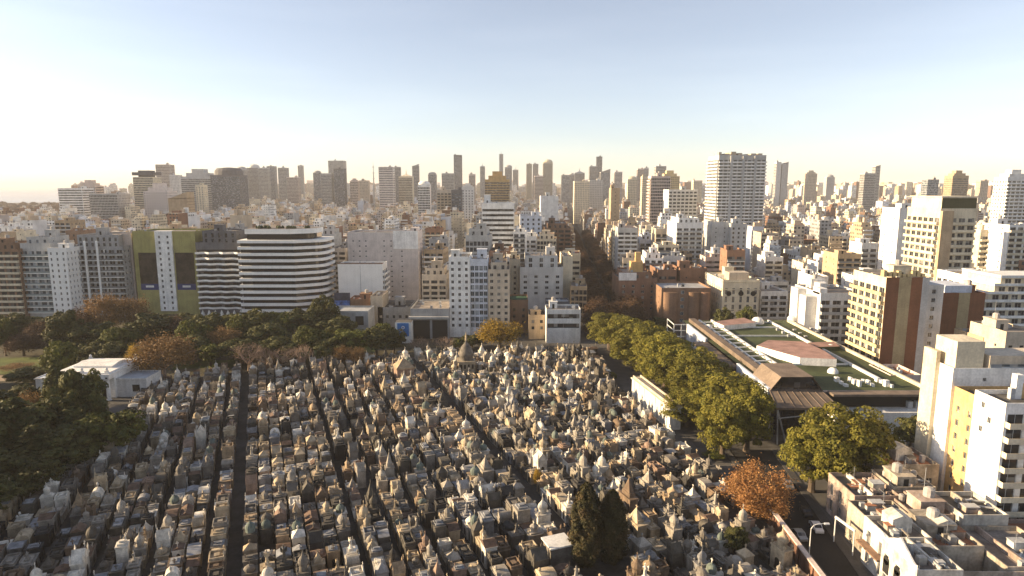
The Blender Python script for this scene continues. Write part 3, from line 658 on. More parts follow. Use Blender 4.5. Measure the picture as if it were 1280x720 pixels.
bld('tan rooftop house with two pale stair towers below the stepped terrace block', 1229, 1262, 425, 205, 14, 'tan', 'pnp', name='low_house', cat='house', land='the tan rooftop house')
bld('beige house with cluttered shaded roof at right edge', 1258, 1300, 418, 196, 16, 'beige', 'pnp', name='low_house', cat='house', land='the cluttered beige house')
bld('low brown walled house at the foot of brown striped tower', 1113, 1152, 472, 190, 12, 'pinkish beige', '000', name='low_house', cat='house', roof=ROOFR, land='the low brown walled house', lift=False)
bld('white modern block with lit side at the right edge behind terrace block', 1262, 1310, 283, 345, 20, 'white', 'bnp', land='the lit modern block', slab=W['cream'])
bld('yellow lit slab tower near the right edge of skyline', 1226, 1258, 289, 360, 20, 'cream', 'bnp', land='the yellow lit slab')

# big tower that breaks the skyline
rt, w_, d_, hh = bld('massive pale tower of stacked balconies breaking the skyline', 899, 958, 195, 600, 34, 'pale grey', 'bbb', slab=W['white'], land='the massive skyline tower', name='skyscraper', cat='skyscraper', lift=False, clutter=False)
for k in range(7):
    t = MB(); x = -w_ / 2 + w_ * (k + .5) / 7; a = rnd.uniform(1, 2.4); t.box(x - a, -d_ * .3, hh, x + a, d_ * .2, hh + rnd.uniform(2.0, 4.5)); t.build('roof_block', W['beige'], rt)
for x in (-.24, .02, .27):
    t = MB(); t.box(w_ * x - .9, -d_ / 2 - 1.6, 0, w_ * x + .9, -d_ / 2 - .01, hh); t.build('pier', W['pale grey'], rt)

# skyline towers: columns, roof row, distance, look, top shape
SKY = [
 (72, 102, 236, 900, 'white', 'rrr', 'f', 'white banded'), (96, 118, 225, 980, 'brown', 'prr', 's', 'brown'), (111, 146, 243, 860, 'grey', 'gpp', 'f', 'dark gridded'),
 (165, 190, 213, 1000, 'cream', 'gpp', 'c', 'cream dark capped'), (178, 208, 229, 880, 'pinkish beige', 'ppp', 's', 'pinkish stepped'), (194, 211, 206, 1500, 'brown', 'gpg', 'f', 'purplish tan'),
 (211, 223, 219, 1500, 'pale grey', 'ppp', 'f', 'pale narrow'), (209, 233, 240, 820, 'tan', '0pp', 'w', 'sloping topped tan'), (225, 262, 211, 1150, 'grey', 'ggg', 's', 'broad grey gridded'),
 (262, 298, 209, 1130, 'dark grey', 'ggg', 'b', 'broad dark gridded'), (293, 306, 208, 1700, 'grey', 'ggg', 'd', 'rounded grey'), (308, 322, 205, 1750, 'pale grey', 'ggg', 'd', 'curved top pale'),
 (323, 334, 210, 1700, 'grey', 'ggg', 'f', 'plain pale'), (333, 343, 208, 1800, 'dark grey', 'ggg', 'f', 'dark slim'), (347, 358, 210, 1650, 'grey', 'ggg', 'f', 'flat topped grey'),
 (358, 372, 222, 1600, 'brown', 'ggg', 'f', 'squat brown'), (372, 378, 207, 2300, 'grey', 'ggg', 'f', 'needle thin grey'), (391, 400, 213, 1700, 'dark grey', 'ggg', 'd', 'round shouldered dark'),
 (401, 414, 217, 1500, 'grey', 'ggg', 'f', 'squat grey'), (410, 429, 201, 1900, 'pale grey', 'ggg', 'f', 'tall glassy pale'), (417, 430, 211, 1500, 'dark grey', 'ggg', 'f', 'dark front'),
 (437, 447, 223, 1400, 'brown', 'ggg', 's', 'small brown'), (473, 491, 209, 1300, 'pinkish beige', 'rrr', 'f', 'banded pinkish'), (491, 500, 209, 1700, 'grey', 'ggg', 'f', 'slim mid grey'),
 (498, 515, 215, 1350, 'cream', 'gpp', 'p', 'peaked cream'), (515, 523, 205, 1600, 'grey', 'ggg', 'w', 'slant topped grey'), (535, 545, 215, 1600, 'dark grey', 'ggg', 'd', 'stubby dark'),
 (522, 537, 226, 900, 'white', 'gpp', 'd', 'white round headed'), (546, 564, 238, 800, 'beige', 'bpp', 'f', 'beige balcony'), (564, 577, 238, 780, 'dark grey', 'bpp', 'f', 'dark balcony'), (552, 567, 217, 1500, 'grey', 'ggg', 'f', 'blue grey'),
 (567, 577, 194, 1900, 'dark grey', 'ggg', 'f', 'tallest dark slab'), (577, 592, 229, 850, 'pale grey', 'ppp', 's', 'pale stepped'), (586, 594, 218, 1700, 'brown', 'ggg', 'f', 'short brown'),
 (600, 606, 206, 1900, 'grey', 'ggg', 'p', 'pointed grey'), (606, 637, 214, 900, 'ochre', 'gpp', 's', 'gold ribbed'), (624, 629, 191, 2500, 'dark grey', 'ggg', 'p', 'spire thin dark'), (631, 640, 206, 1900, 'grey', 'ggg', 'd', 'domed grey'),
 (641, 648, 210, 2300, 'grey', 'ggg', 'p', 'spired distant'), (658, 665, 205, 2200, 'cream', 'ggg', 'f', 'cream slim'), (666, 673, 205, 2300, 'grey', 'ggg', 'f', 'grey slim twin'), (668, 679, 220, 1700, 'brown', 'ggg', 'f', 'low brown'),
 (679, 691, 199, 2000, 'cream', 'ggg', 'd', 'cream crowned'), (702, 712, 219, 1900, 'dark grey', 'ggg', 'f', 'low dark'), (712, 718, 216, 2100, 'grey', 'ggg', 'd', 'low rounded'), (719, 731, 212, 2000, 'grey', 'ggg', 'p', 'sail spired'),
 (737, 746, 208, 1900, 'grey', 'ggg', 'f', 'broad shouldered grey'), (746, 753, 196, 2100, 'dark grey', 'ggg', 'f', 'tall charcoal'), (751, 763, 211, 1700, 'dark grey', 'ggg', 'w', 'angled dark'), (718, 737, 227, 1200, 'cream', 'ppp', 'f', 'lit ochre'),
 (737, 754, 226, 1250, 'pale grey', 'ppp', 'f', 'pale boxy'), (768, 778, 215, 1800, 'pinkish beige', 'ggg', 'f', 'rosy'), (785, 797, 220, 1300, 'cream', 'ppp', 'd', 'round cornered cream'), (797, 805, 211, 1800, 'brown', 'ggg', 'f', 'dark brown slim'),
 (805, 811, 210, 1850, 'grey', 'ggg', 'f', 'grey sliver'), (820, 833, 208, 1500, 'grey', 'rrr', 'f', 'banded flat topped'), (803, 815, 221, 1100, 'cream', 'ppp', 'f', 'creamy boxy'), (828, 850, 213, 1150, 'sand yellow', 'ppp', 's', 'golden stepped'),
 (814, 838, 221, 720, 'brown', 'gbb', 'f', 'brown gridded'), (836, 872, 238, 640, 'pale grey', 'b0p', 'f', 'grey banded balcony'), (764, 775, 236, 660, 'tan', 'nnn', 'f', 'thin lit yellow'),
 (971, 977, 203, 1500, 'pale grey', '0gg', 'f', 'left twin slab'), (978, 986, 202, 1500, 'grey', '0gg', 'w', 'right twin slab'), (1010, 1022, 213, 1500, 'beige', 'ppp', 's', 'beige stepped'), (1034, 1044, 218, 1900, 'grey', 'ppp', 'd', 'rounded small grey'),
 (1081, 1095, 217, 1300, 'grey', 'ggg', 'f', 'blocky grey'), (1095, 1101, 206, 1500, 'grey', 'ggg', 'w', 'slanted thin'), (1192, 1212, 213, 1050, 'tan', 'gpp', 's', 'tan octagonal'), (1160, 1174, 225, 1000, 'dark grey', 'ggg', 'f', 'small black'),
 (1261, 1290, 212, 620, 'white', 'bpp', 's', 'white right edge'),
 (867, 878, 226, 1600, 'cream', 'ppp', 'f', 'hazy cream'), (1226, 1236, 226, 1500, 'beige', 'ppp', 'f', 'hazy beige'), (448, 460, 226, 1500, 'beige', 'ppp', 'f', 'hazy sandy'), (244, 254, 232, 1000, 'cream', 'ppp', 'f', 'low creamy')]
for (xl, xr, yt, Y, col, fc, top, adj) in SKY:
    hh = zat(yt, Y); x0, x1 = xat(xl, Y, hh), xat(xr, Y, hh); w_ = x1 - x0; d_ = min(max(w_ * .8, 14), 36)
    if xl not in (567, 746, 417, 262, 564): adj = adj.replace('dark capped', 'black capped').replace('dark ', 'shadowed ').replace('rosy brown', 'rose brown').replace('brown', 'rose brown') if 'dark' in adj or 'brown' in adj else adj
    rt = thing('skyscraper' if hh > 75 else 'tower_block', adj + ' tower on the skyline', 'skyscraper' if hh > 75 else 'tower block', ((x0 + x1) / 2, Y + d_ / 2, 0), 0, 'skyline towers')
    LAND.append(((xl + xr) / 2, yt, Y, 'the %s tower' % adj)); reserve((x0 + x1) / 2, Y + d_ / 2, w_, d_)
    hb = hh - (0 if top == 'f' else min(w_ * .35, 14)); NB[0] += 1
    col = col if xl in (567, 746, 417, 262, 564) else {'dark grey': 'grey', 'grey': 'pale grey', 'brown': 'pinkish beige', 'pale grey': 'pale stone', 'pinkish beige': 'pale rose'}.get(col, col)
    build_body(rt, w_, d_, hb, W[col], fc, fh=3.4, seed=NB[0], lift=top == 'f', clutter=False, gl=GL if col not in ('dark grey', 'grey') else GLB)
    t = MB(); k = hh - hb
    if top == 's': t.box(-w_ * .36, -d_ * .36, hb, w_ * .36, d_ * .36, hb + k * .5); t.box(-w_ * .2, -d_ * .25, hb + k * .5 + .01, w_ * .2, d_ * .25, hh)
    elif top == 'c': t.box(-w_ * .52, -d_ * .52, hb + k * .3, w_ * .52, d_ * .52, hb + k * .75, bottom=True); t.box(-w_ * .3, -d_ * .3, hb, w_ * .3, d_ * .3, hh)
    elif top == 'd': t.lathe(0, 0, [(.5, hb), (.5, hb + k * .35), (.44, hb + k * .65), (.28, hb + k * .9), (.05, hh)], 14, 0, 0, w_, d_)
    elif top == 'p': t.pyramid(-w_ * .5, -d_ * .5, w_ * .5, d_ * .5, hb, k * .6); t.tube((0, 0, hb + k * .4), (0, 0, hh + 6), w_ * .06, .15, 6)
    elif top == 'w': t.face([(-w_ / 2, -d_ / 2, hb), (w_ / 2, -d_ / 2, hb), (w_ / 2, -d_ / 2, hh)]); t.face([(w_ / 2, -d_ / 2, hb), (w_ / 2, d_ / 2, hb), (w_ / 2, d_ / 2, hh), (w_ / 2, -d_ / 2, hh)]); t.face([(-w_ / 2, -d_ / 2, hb), (w_ / 2, -d_ / 2, hh), (w_ / 2, d_ / 2, hh), (-w_ / 2, d_ / 2, hb)]); t.face([(-w_ / 2, d_ / 2, hb), (w_ / 2, d_ / 2, hh), (w_ / 2, d_ / 2, hb)])
    elif top == 'b': t.lathe(0, 0, [(.5, hb), (.48, hb + k * .6), (.4, hb + k * .9), (.1, hh)], 18, 0, 0, w_, d_)
    if t.v: t.build('tower_top', W['dark grey'] if top == 'c' else W[col], rt)
rt = thing('radio_mast', 'thin lattice radio mast on the skyline left of centre', 'mast', (xat(467, 1400, 80), 1400, 0))
t = MB(); hm_ = zat(202, 1400); t.lathe(0, 0, [(2.2, 0), (1.6, hm_ * .6), (.5, hm_ * .9), (.2, hm_)], 6); t.build('mast_shaft', METAL, rt)
for z in (.7, .8, .9):
    t = MB(); t.lathe(0, 0, [(2.6, hm_ * z), (2.6, hm_ * z + 1.2), (1, hm_ * z + 1.4)], 8); t.build('antenna_ring', METAL, rt)
# ------------------------------------------------------------------ mall with the turf roof
TURF = surf('roof_turf', (.07, .09, .035), grime=.5, scale=.12, fine=1.5, streak=False, rand=0)
REDR = surf('pavilion_red_roof', (.36, .22, .185), grime=.35, scale=.3, streak=False)
BRD = surf('brown_roof_boards', (.20, .155, .12), grime=.35, scale=.3, streak=False)
MX0, MX1, MY0, MY1, MZ = 73.0, 117.5, 176.0, 272.0, 13.0
ml = thing('shopping_mall', 'long low shopping mall with turf roof and white roof beams', 'shopping mall', ((MX0 + MX1) / 2, (MY0 + MY1) / 2, 0))
LAND.append((1000, 440, 220, 'the turf roofed mall')); RESERVED.append((MX0 - 6, MX1 + 3, MY0 - 10, MY1 + 6))
cx_, cy_ = (MX0 + MX1) / 2, (MY0 + MY1) / 2; mw, md = MX1 - MX0, MY1 - MY0
def L(px, py, z): x, y = at(px, py, z); return x - cx_, y - cy_
t = MB(); t.face([(-mw / 2, -md / 2, MZ), (mw / 2, -md / 2, MZ), (mw / 2, md / 2, MZ), (-mw / 2, md / 2, MZ)]); t.build('turf_roof', TURF, ml)
t = MB()
for a, b_ in (((-mw / 2, -md / 2), (mw / 2, -md / 2)), ((mw / 2, -md / 2), (mw / 2, md / 2)), ((mw / 2, md / 2), (-mw / 2, md / 2))):
    t.face([(*a, 0), (*b_, 0), (*b_, MZ - .01), (*a, MZ - .01)])
t.build('wall', W['pinkish beige'], ml)
# left flank: white panels and dark glazed sections
def flank(y0, y1, kind):
    t = MB(); x = -mw / 2
    if kind == 'white': t.box(x - .8, y0, 3.5, x - .01, y1, MZ + .6, bottom=True); t.build('white_flank_panel', W['blue white'], ml)
    else:
        t.box(x - .5, y0, 0, x - .01, y1, MZ - 1.5, bottom=True); t.build('glazed_flank', GLD, ml)
        t = MB(); t.box(x - 5.5, y0, MZ - 1.3, x - .02, y1, MZ - .7, 0, bottom=True); t.build('canopy', BRD, ml)
        k = y0 + .4
        while k < y1:
            t = MB(); t.box(x - 5.4, k, 0, x - 5.0, k + .4, MZ - 1.3); t.build('canopy_post', STEEL, ml); k += 7
flank(-md / 2, -md / 2 + 26, 'white'); flank(-md / 2 + 26.1, -md / 2 + 60, 'glass'); flank(-md / 2 + 60.1, md / 2 - 10, 'white')
# long roof spines and beams
for (x, w2, z2, mm) in ((-mw / 2 + 3.2, 2.6, 1.5, BRD), (-mw / 2 + 6.3, .7, .9, STEEL), (-mw / 2 + 11.5, .6, 1.0, STEEL), (mw / 2 - 9, .6, .9, STEEL), (mw / 2 - .6, .8, 1.0, W['cream'])):
    t = MB(); t.box(x - w2 / 2, -md / 2 + (14 if mm is BRD else 2), MZ + .01, x + w2 / 2, md / 2 - 3, MZ + z2); t.build('roof_spine' if mm is BRD else 'roof_beam', mm, ml)
for y in (-22, -2, 18, 33, 43):
    t = MB(); t.box(-mw / 2 + 12, y - .25, MZ + .01, mw / 2 - 9.5, y + .25, MZ + .5); t.build('cross_beam', STEEL, ml)
for y in np.arange(-34, 42, 6.0):
    t = MB(); t.beam((-mw / 2 + 4.6, y, MZ + 1.2), (-mw / 2 + 11.2, y + 2.5, MZ + .9), .35, .35); t.build('tie_bar', STEEL, ml)
# pavilions on the roof
def pavilion(pts, z0, z1, fas, name='pavilion'):
    t = MB(); t.face([(x, y, z1) for x, y in pts], 0); k = len(pts)
    for i in range(k):
        a, b_ = pts[i], pts[(i + 1) % k]; t.face([(*a, z0), (*b_, z0), (*b_, z1), (*a, z1)], 1)
    t.build(name, [REDR, fas], ml)
pavilion([L(946, 432, MZ + 2.5), L(1000, 447, MZ + 2.5), L(1046, 449, MZ + 2.5), L(1030, 438, MZ + 2.5), L(1005, 427, MZ + 2.5), L(960, 425, MZ + 2.5)], MZ + .02, MZ + 2.5, W['white'])
pavilion([L(893, 402, MZ + 2), L(905, 407, MZ + 2), L(945, 403, MZ + 2), L(930, 397, MZ + 2)], MZ + .02, MZ + 2, W['white'])
pavilion([L(1050, 433, MZ + 1.5), L(1012, 434, MZ + 1.5), L(1010, 428, MZ + 1.5), L(1042, 427, MZ + 1.5)], MZ + .02, MZ + 1.5, TURF, 'turf_box')
for (px, py, r_) in ((947, 404, 2.6), (1041, 466, 1.6), (969, 467, 1.7), (990, 400, 2.0), (1038, 436, 1.6), (886, 410, 1.5)):
    x, y = L(px, py, MZ); t = MB(); t.lathe(x, y, [(r_, MZ), (r_ * .92, MZ + r_ * .5), (r_ * .6, MZ + r_ * .9), (.05, MZ + r_ * 1.05)], 12); t.build('skylight_dome', W['white'], ml, smooth=True)
for k in range(12):
    x, y = L(1046 + k * 5.6, 477 + (k % 3) * 3, MZ); a = rnd.uniform(.5, 1.2); t = MB(); t.box(x - a / 2, y - .6, MZ + .005, x + a / 2, y + .8, MZ + rnd.uniform(.6, 1.9)); t.build('roof_vent', W['white'], ml)
for k in range(9):
    x, y = L(972 + k * 7, 413 + (k % 3) * 4, MZ); t = MB(); t.box(x - .5, y - .5, MZ + .005, x + .6, y + .6, MZ + rnd.uniform(.4, 1.2)); t.build('roof_vent', METAL, ml)
# front: hipped lantern, sloping brown canopy on splayed steel legs, dark shop strip
fx = -mw / 2 + 7
t = MB(); zf = MZ + 4.2; A = [(-7.5, 0), (-4.5, 4.0), (4.5, 4.0), (7.5, 0)]
for i in range(3):
    a, b_ = A[i], A[i + 1]; t.face([(fx + a[0], -md / 2 - .5, MZ + a[1]), (fx + a[0], -md / 2 + 14, MZ + a[1]), (fx + b_[0], -md / 2 + 14, MZ + b_[1]), (fx + b_[0], -md / 2 - .5, MZ + b_[1])])
t.build('lantern_roof', BRD, ml)
t = MB(); t.face([(fx - 7.2, -md / 2 + 1, MZ - .3), (fx + 7.2, -md / 2 + 1, MZ - .3), (fx + 4.3, -md / 2 + 1, MZ + 3.8), (fx - 4.3, -md / 2 + 1, MZ + 3.8)]); t.build('lantern_glazing', GLD, ml)
t = MB(); t.face([(fx - 9, -md / 2 - 9, MZ - 2.0), (fx + 8.5, -md / 2 - 9, MZ - 2.0), (fx + 7.5, -md / 2 + .9, MZ + .2), (fx - 7.5, -md / 2 + .9, MZ + .2)]); t.box(fx - 9, -md / 2 - 9.3, MZ - 2.5, fx + 8.5, -md / 2 - 9.01, MZ - 1.9, bottom=True); t.build('sloping_canopy', BRD, ml)
for k in range(8):
    a = fx - 8.6 + k * 2.4; t = MB(); t.beam((a, -md / 2 - 9, MZ - 1.95), (fx + (a - fx) * .85, -md / 2 + .7, MZ + .2), .16, .16); t.build('canopy_rib', BRD, ml)
for (a, b_) in ((-8.6, -7.4), (-8.6, -5.0), (-1, 0), (4, 3), (8, 7.5)):
    t = MB(); t.tube((fx + b_, -md / 2 - 7.5, 0), (fx + a, -md / 2 - 9, MZ - 2.4), .22, .22, 8); t.build('steel_leg', METAL, ml)
t = MB(); t.beam((fx - 8.6, -md / 2 - 9, MZ - 5), (fx + 8, -md / 2 - 9, MZ - 3.2), .25, .25); t.build('brace', METAL, ml)
t = MB(); t.box(fx + 9, -md / 2 - .4, 8.3, mw / 2, -md / 2 - .02, 12.2, bottom=True); t.build('dark_shop_strip', DARK, ml)
t = MB(); t.box(fx + 9, -md / 2 - 3.5, 12.25, mw / 2 + 1, -md / 2 + .2, 12.9, bottom=True); t.build('front_canopy', BRD, ml)
t = MB(); t.box(fx + 9, -md / 2 - 5, 0, mw / 2 + 3, -md / 2 - .42, 8.2); t.build('front_white_wall', W['white'], ml)
for k in range(3):
    t = MB(); t.box(mw / 2 - 2 - k * 2.2, -md / 2 - 1.6, 8.3, mw / 2 - .6 - k * 2.2, -md / 2 - .5, 10.2); t.build('air_unit', METAL, ml)
t = MB(); t.box(-mw / 2 + .5, -md / 2 - .35, 0, fx + 8.9, -md / 2 - .03, MZ - .5, bottom=True); t.build('front_glazing', GLD, ml)
# white railing frame at the rear left corner
for z in (MZ - 5, MZ - 2.5, MZ):
    t = MB(); t.box(-mw / 2 - 6, md / 2 - 9.5, z, -mw / 2 - .1, md / 2 - 9.2, z + .3, bottom=True); t.box(-mw / 2 - 6, md / 2 - 9.2, z, -mw / 2 - 5.7, md / 2 + 2, z + .3, bottom=True); t.build('frame_rail', STEEL, ml)
for (x, y) in ((-6, -9.5), (-6, 2), (-3, -9.5)):
    t = MB(); t.box(-mw / 2 + x - .01, md / 2 + y - .01, 0, -mw / 2 + x + .31, md / 2 + y + .31, MZ + .31); t.build('frame_post', STEEL, ml)

# ------------------------------------------------------------------ white classical pavilion at left
Y = 206; xm = xat(105, Y, 8)
pv = thing('classical_pavilion', 'white classical pavilion with pillared portico and flat wings behind dark evergreens', 'pavilion', (xm, Y + 9, 0)); LAND.append((117, 470, Y, 'the white pavilion')); reserve(xm, Y + 9, 42, 22); pv.scale = (1, .85, .76)
WP = W['white']
t = MB(); t.box(-8.5, -8, 0, 8.5, 9, 11.4, mt=0); t.build('central_hall', WP, pv)
t = MB(); t.box(-9.3, -12.6, 11.42, 9.3, 9.8, 12.0, bottom=True); t.box(-8.8, -12.1, 12.01, 8.8, 9.3, 12.6); t.build('cornice', WP, pv)
t = MB(); t.box(-9.0, -12.3, 9.6, 9.0, -8.01, 11.41, bottom=True); t.build('entablature', WP, pv)
for k in range(9):
    t = MB(); x = -8.2 + k * 2.05; t.box(x - .32, -12.42, 10.0, x + .32, -12.31, 10.6, bottom=True); t.build('frieze_panel', DARK, pv)
for k in range(4):
    t = MB(); x = -7.8 + k * 5.2; t.lathe(x, -11, [(.85, 0), (.85, .4), (.65, .5), (.55, 8.8), (.75, 9.2), (.8, 9.6)], 12); t.build('column', WP, pv)
for k in range(3):
    t = MB(); x = -5.2 + k * 5.2; t.box(x - 1.2, -8.1, .3, x + 1.2, -8.01, 6.8, bottom=True); t.build('door', DARK, pv)
t = MB(); t.box(-6.5, -5, 12.61, 6.5, 6, 13.3); t.gable(-6.5, -5, 6.5, 6, 13.31, .9, 'x'); t.build('roof_lantern', WP, pv)
for (x, y) in ((-8, -11.3), (8, -11.3), (-8, 8.5), (8, 8.5), (0, -11.5)):
    t = MB(); t.box(x - .5, y - .5, 12.61, x + .5, y + .5, 13.3); t.lathe(x, y, [(.25, 13.3), (.5, 13.8), (.45, 14.3), (.1, 14.7)], 8); t.build('roof_urn', WP, pv)
for s in (-1, 1):
    t = MB(); a, b_ = sorted((s * 8.52, s * 18.5)); t.box(a, -7, 0, b_, 4, 8.6, 0, top=False); t.face([(a, -7, 8.3), (b_, -7, 8.3), (b_, 4, 8.3), (a, 4, 8.3)], 1); wg = t.build('wing', [WP, surf('pavilion_roof', (.45, .5, .56), streak=False)], pv)
    t = MB(); t.box(a - .3, -7.3, 8.0, b_ + .3, -7.01, 8.35, bottom=True); t.build('moulding', WP, wg)
    t = MB(); t.box(s * 15 - 1.2, -7.12, 2.5, s * 15 + 1.2, -7.005, 5.6, bottom=True); t.build('window', GLD, wg)

# ------------------------------------------------------------------ cemetery gallery wall on the right
g0, g1 = at(782, 497), at(828, 538); ang = math.atan2(g1[1] - g0[1], g1[0] - g0[0]); Lg = math.dist(g0, g1)
gw = thing('niche_gallery', 'long white burial niche gallery wall below the golden ficus trees', 'gallery wall', ((g0[0] + g1[0]) / 2 + 2, (g0[1] + g1[1]) / 2, 0), ang)
t = MB(); t.box(-Lg / 2, 0, 0, Lg / 2, 3.4, 6.6); t.build('wall', W['white'], gw)
t = MB(); t.box(-Lg / 2 - .3, -.35, 6.61, Lg / 2 + .3, 3.7, 7.0, bottom=True); t.build('cornice', W['cream'], gw)
t = MB(); t.box(-Lg / 2 + .2, .2, 7.01, Lg / 2 - .2, .5, 7.8); t.box(-Lg / 2 + .2, 2.7, 7.01, Lg / 2 - .2, 3.0, 7.8); t.build('parapet', W['beige'], gw)
for k in range(7):
    x = -Lg / 2 + Lg * (k + .5) / 7; t = MB(); t.box(x - .3, -.25, 0, x + .3, -.01, 6.6); t.build('pilaster', W['white'], gw)
for k in range(6):
    x = -Lg / 2 + Lg * (k + 1) / 7; t = MB(); t.box(x - 1.1, -.08, .6, x + 1.1, -.012, 4.4, bottom=True); t.lathe(x, -.05, [(.05, 4.4)], 3); t.build('niche', W['pale grey'], gw)

# ------------------------------------------------------------------ foreground right: tall white block, low houses, street
# block: left face at x=100, seen obliquely
rt = thing('corner_apartment_block', 'brightly lit white apartment block with orange window bay at lower right', 'apartment building', (107, 130.5, 0)); LAND.append((1215, 470, 135, 'the lit corner block')); RESERVED.append((90, 145, 112, 158))
hA = 28.8
tm = MB(); wn = []; bc = []
def wall_mass(x0, x1, y0, y1, h, st, mat, nm):
    t = MB(); wn = []; bc = []
    for o, u, LL, s_ in (((x0, y0), (1, 0), x1 - x0, st[0]), ((x0, y1), (0, -1), y1 - y0, st[1]), ((x1, y0), (0, 1), y1 - y0, st[2]), ((x1, y1), (-1, 0), x1 - x0, '0')):
        facade(t, o, u, LL, 0, h, s_, 3.0, wn, bc, 1.0, 2.6)
    t.face([(x0, y0, h), (x1, y0, h), (x1, y1, h), (x0, y1, h)], 1)
    for a in ((x0, y0, x1, y0 + .2), (x0, y1 - .2, x1, y1), (x0, y0 + .2, x0 + .2, y1 - .2), (x1 - .2, y0 + .2, x1, y1 - .2)): t.box(a[0], a[1], h + .002, a[2], a[3], h + .9)
    o = t.build(nm, [mat, ROOFD], rt)
    for q in wn: link('window', pane_mesh(math.dist(q[0], q[1]), q[3][2] - q[0][2], GL), o, ((q[0][0] + q[1][0]) / 2, (q[0][1] + q[1][1]) / 2, q[0][2]), q[4])
    for (pt, an, LL, s_) in bc:
        key = (round(LL, 1), s_, 'blk')
        if key not in BALC: z_ = MB(); balcony_mb(z_, LL, s_); BALC[key] = z_.mesh('balcony', [W['cream'], RAIL])
        link('balcony', BALC[key], o, pt, an)
wall_mass(-12, 22, -11, -2.5, hA - 1, ('b', '0', '0'), W['white'], 'front_slab')
wall_mass(-11.3, 16, -2.49, 4.5, hA - 2.5, ('0', 'p', '0'), W['ochre'], 'orange_bay')
wall_mass(-12, 16, 4.51, 14, hA + 1.5, ('n', '0', '0'), W['white'], 'rear_slab')
for k in range(3):
    link('window', pane_mesh(.9, 1.2, GL), rt, (-12.03, -5.2 - (k % 2) * 2, hA - 3 - 2.5 * k), R(-90))
t = MB(); t.box(-11, 5.5, hA + 1.5, -5, 12.5, hA + 8.0); t.build('roof_tower', W['cream'], rt)
t = MB(); t.box(-12.9, 9, 8, -12.02, 13.5, hA + 5, bottom=True); t.build('stair_fin', W['cream'], rt)
t = MB(); t.box(-6.5, -6, hA - 1, -5.2, -4.6, hA + 4); t.box(-2, -6, hA - 1, -.7, -4.6, hA + 4); t.box(-5.2, -5.6, hA - 1, -2, -5.0, hA + 2, 1); t.build('chimney_pair', [W['white'], W['ochre']], rt)
t = MB(); t.box(-4, 5, hA + 1.51, 14, 12, hA + 5, 0); t.build('penthouse', W['beige'], rt)
t = MB(); t.box(-4, 4.6, hA + 1.5, 14, 4.7, hA + 3.2, 0, bottom=True); t.build('terrace_screen', GLB, rt)
t = MB()
for k in range(18): x = rnd.uniform(-8, 14); y = rnd.uniform(-10, -4); a = rnd.uniform(.5, 1.3); t.box(x, y, hA - .997 + k * .0005, x + a, y + a, hA + rnd.uniform(.5, 1.6))
t.build('roof_equipment', METAL, rt, kind='stuff')
# low houses: (x0,x1,y0,y1,height, wall, roof, label)
LOW = [(68.4, 77.6, 121.2, 132, 8.0, 'old rose', ROOFD, 'low pinkish house with brown flat roof beside the big golden tree'),
       (81.5, 93.0, 133.2, 143, 9.2, 'old plaster', ROOFR, 'plaster low house with reddish roof at foot of lit corner block'),
       (67.0, 75.8, 113, 121, 7.2, 'old plaster', ROOFD, 'low house with dark tarred roof and plaster front on street'),
       (77.9, 86.5, 124.2, 132.8, 8.4, 'old plaster', ROOF, 'plain flat roofed house with rooftop pipes before corner block'),
       (65.8, 73.4, 105, 112.8, 8.4, 'old white', ROOF, 'pale house with brown awning facing the dark street'),
       (76.2, 83.8, 114.5, 124.0, 7.6, 'old rose', ROOF, 'rose plaster house with water tanks in a row on roof'),
       (84.0, 92.5, 112.5, 122, 8.6, 'old white', ROOFD, 'white box house with sunken roof and bright parapet'),
       (64.6, 72.0, 95, 104.8, 8.6, 'old white', ROOF, 'white house with arched windows and curved gable on street'),
       (73.8, 82.0, 104, 114.3, 7.4, 'old plaster', ROOFR, 'plaster flat roof house with skylight near the bottom right'),
       (82.3, 94, 99, 112.3, 6.6, 'old plaster', ROOF, 'wide flat roof terrace low before the white box house'),
       (94.3, 120, 99, 117.0, 5.4, 'old rose', ROOFR, 'low brown terrace along the bottom right edge'),
       (72.4, 120, 84, 98.8, 6.0, 'old plaster', ROOFR, 'plaster terrace house with reddish roof cut by the bottom edge')]
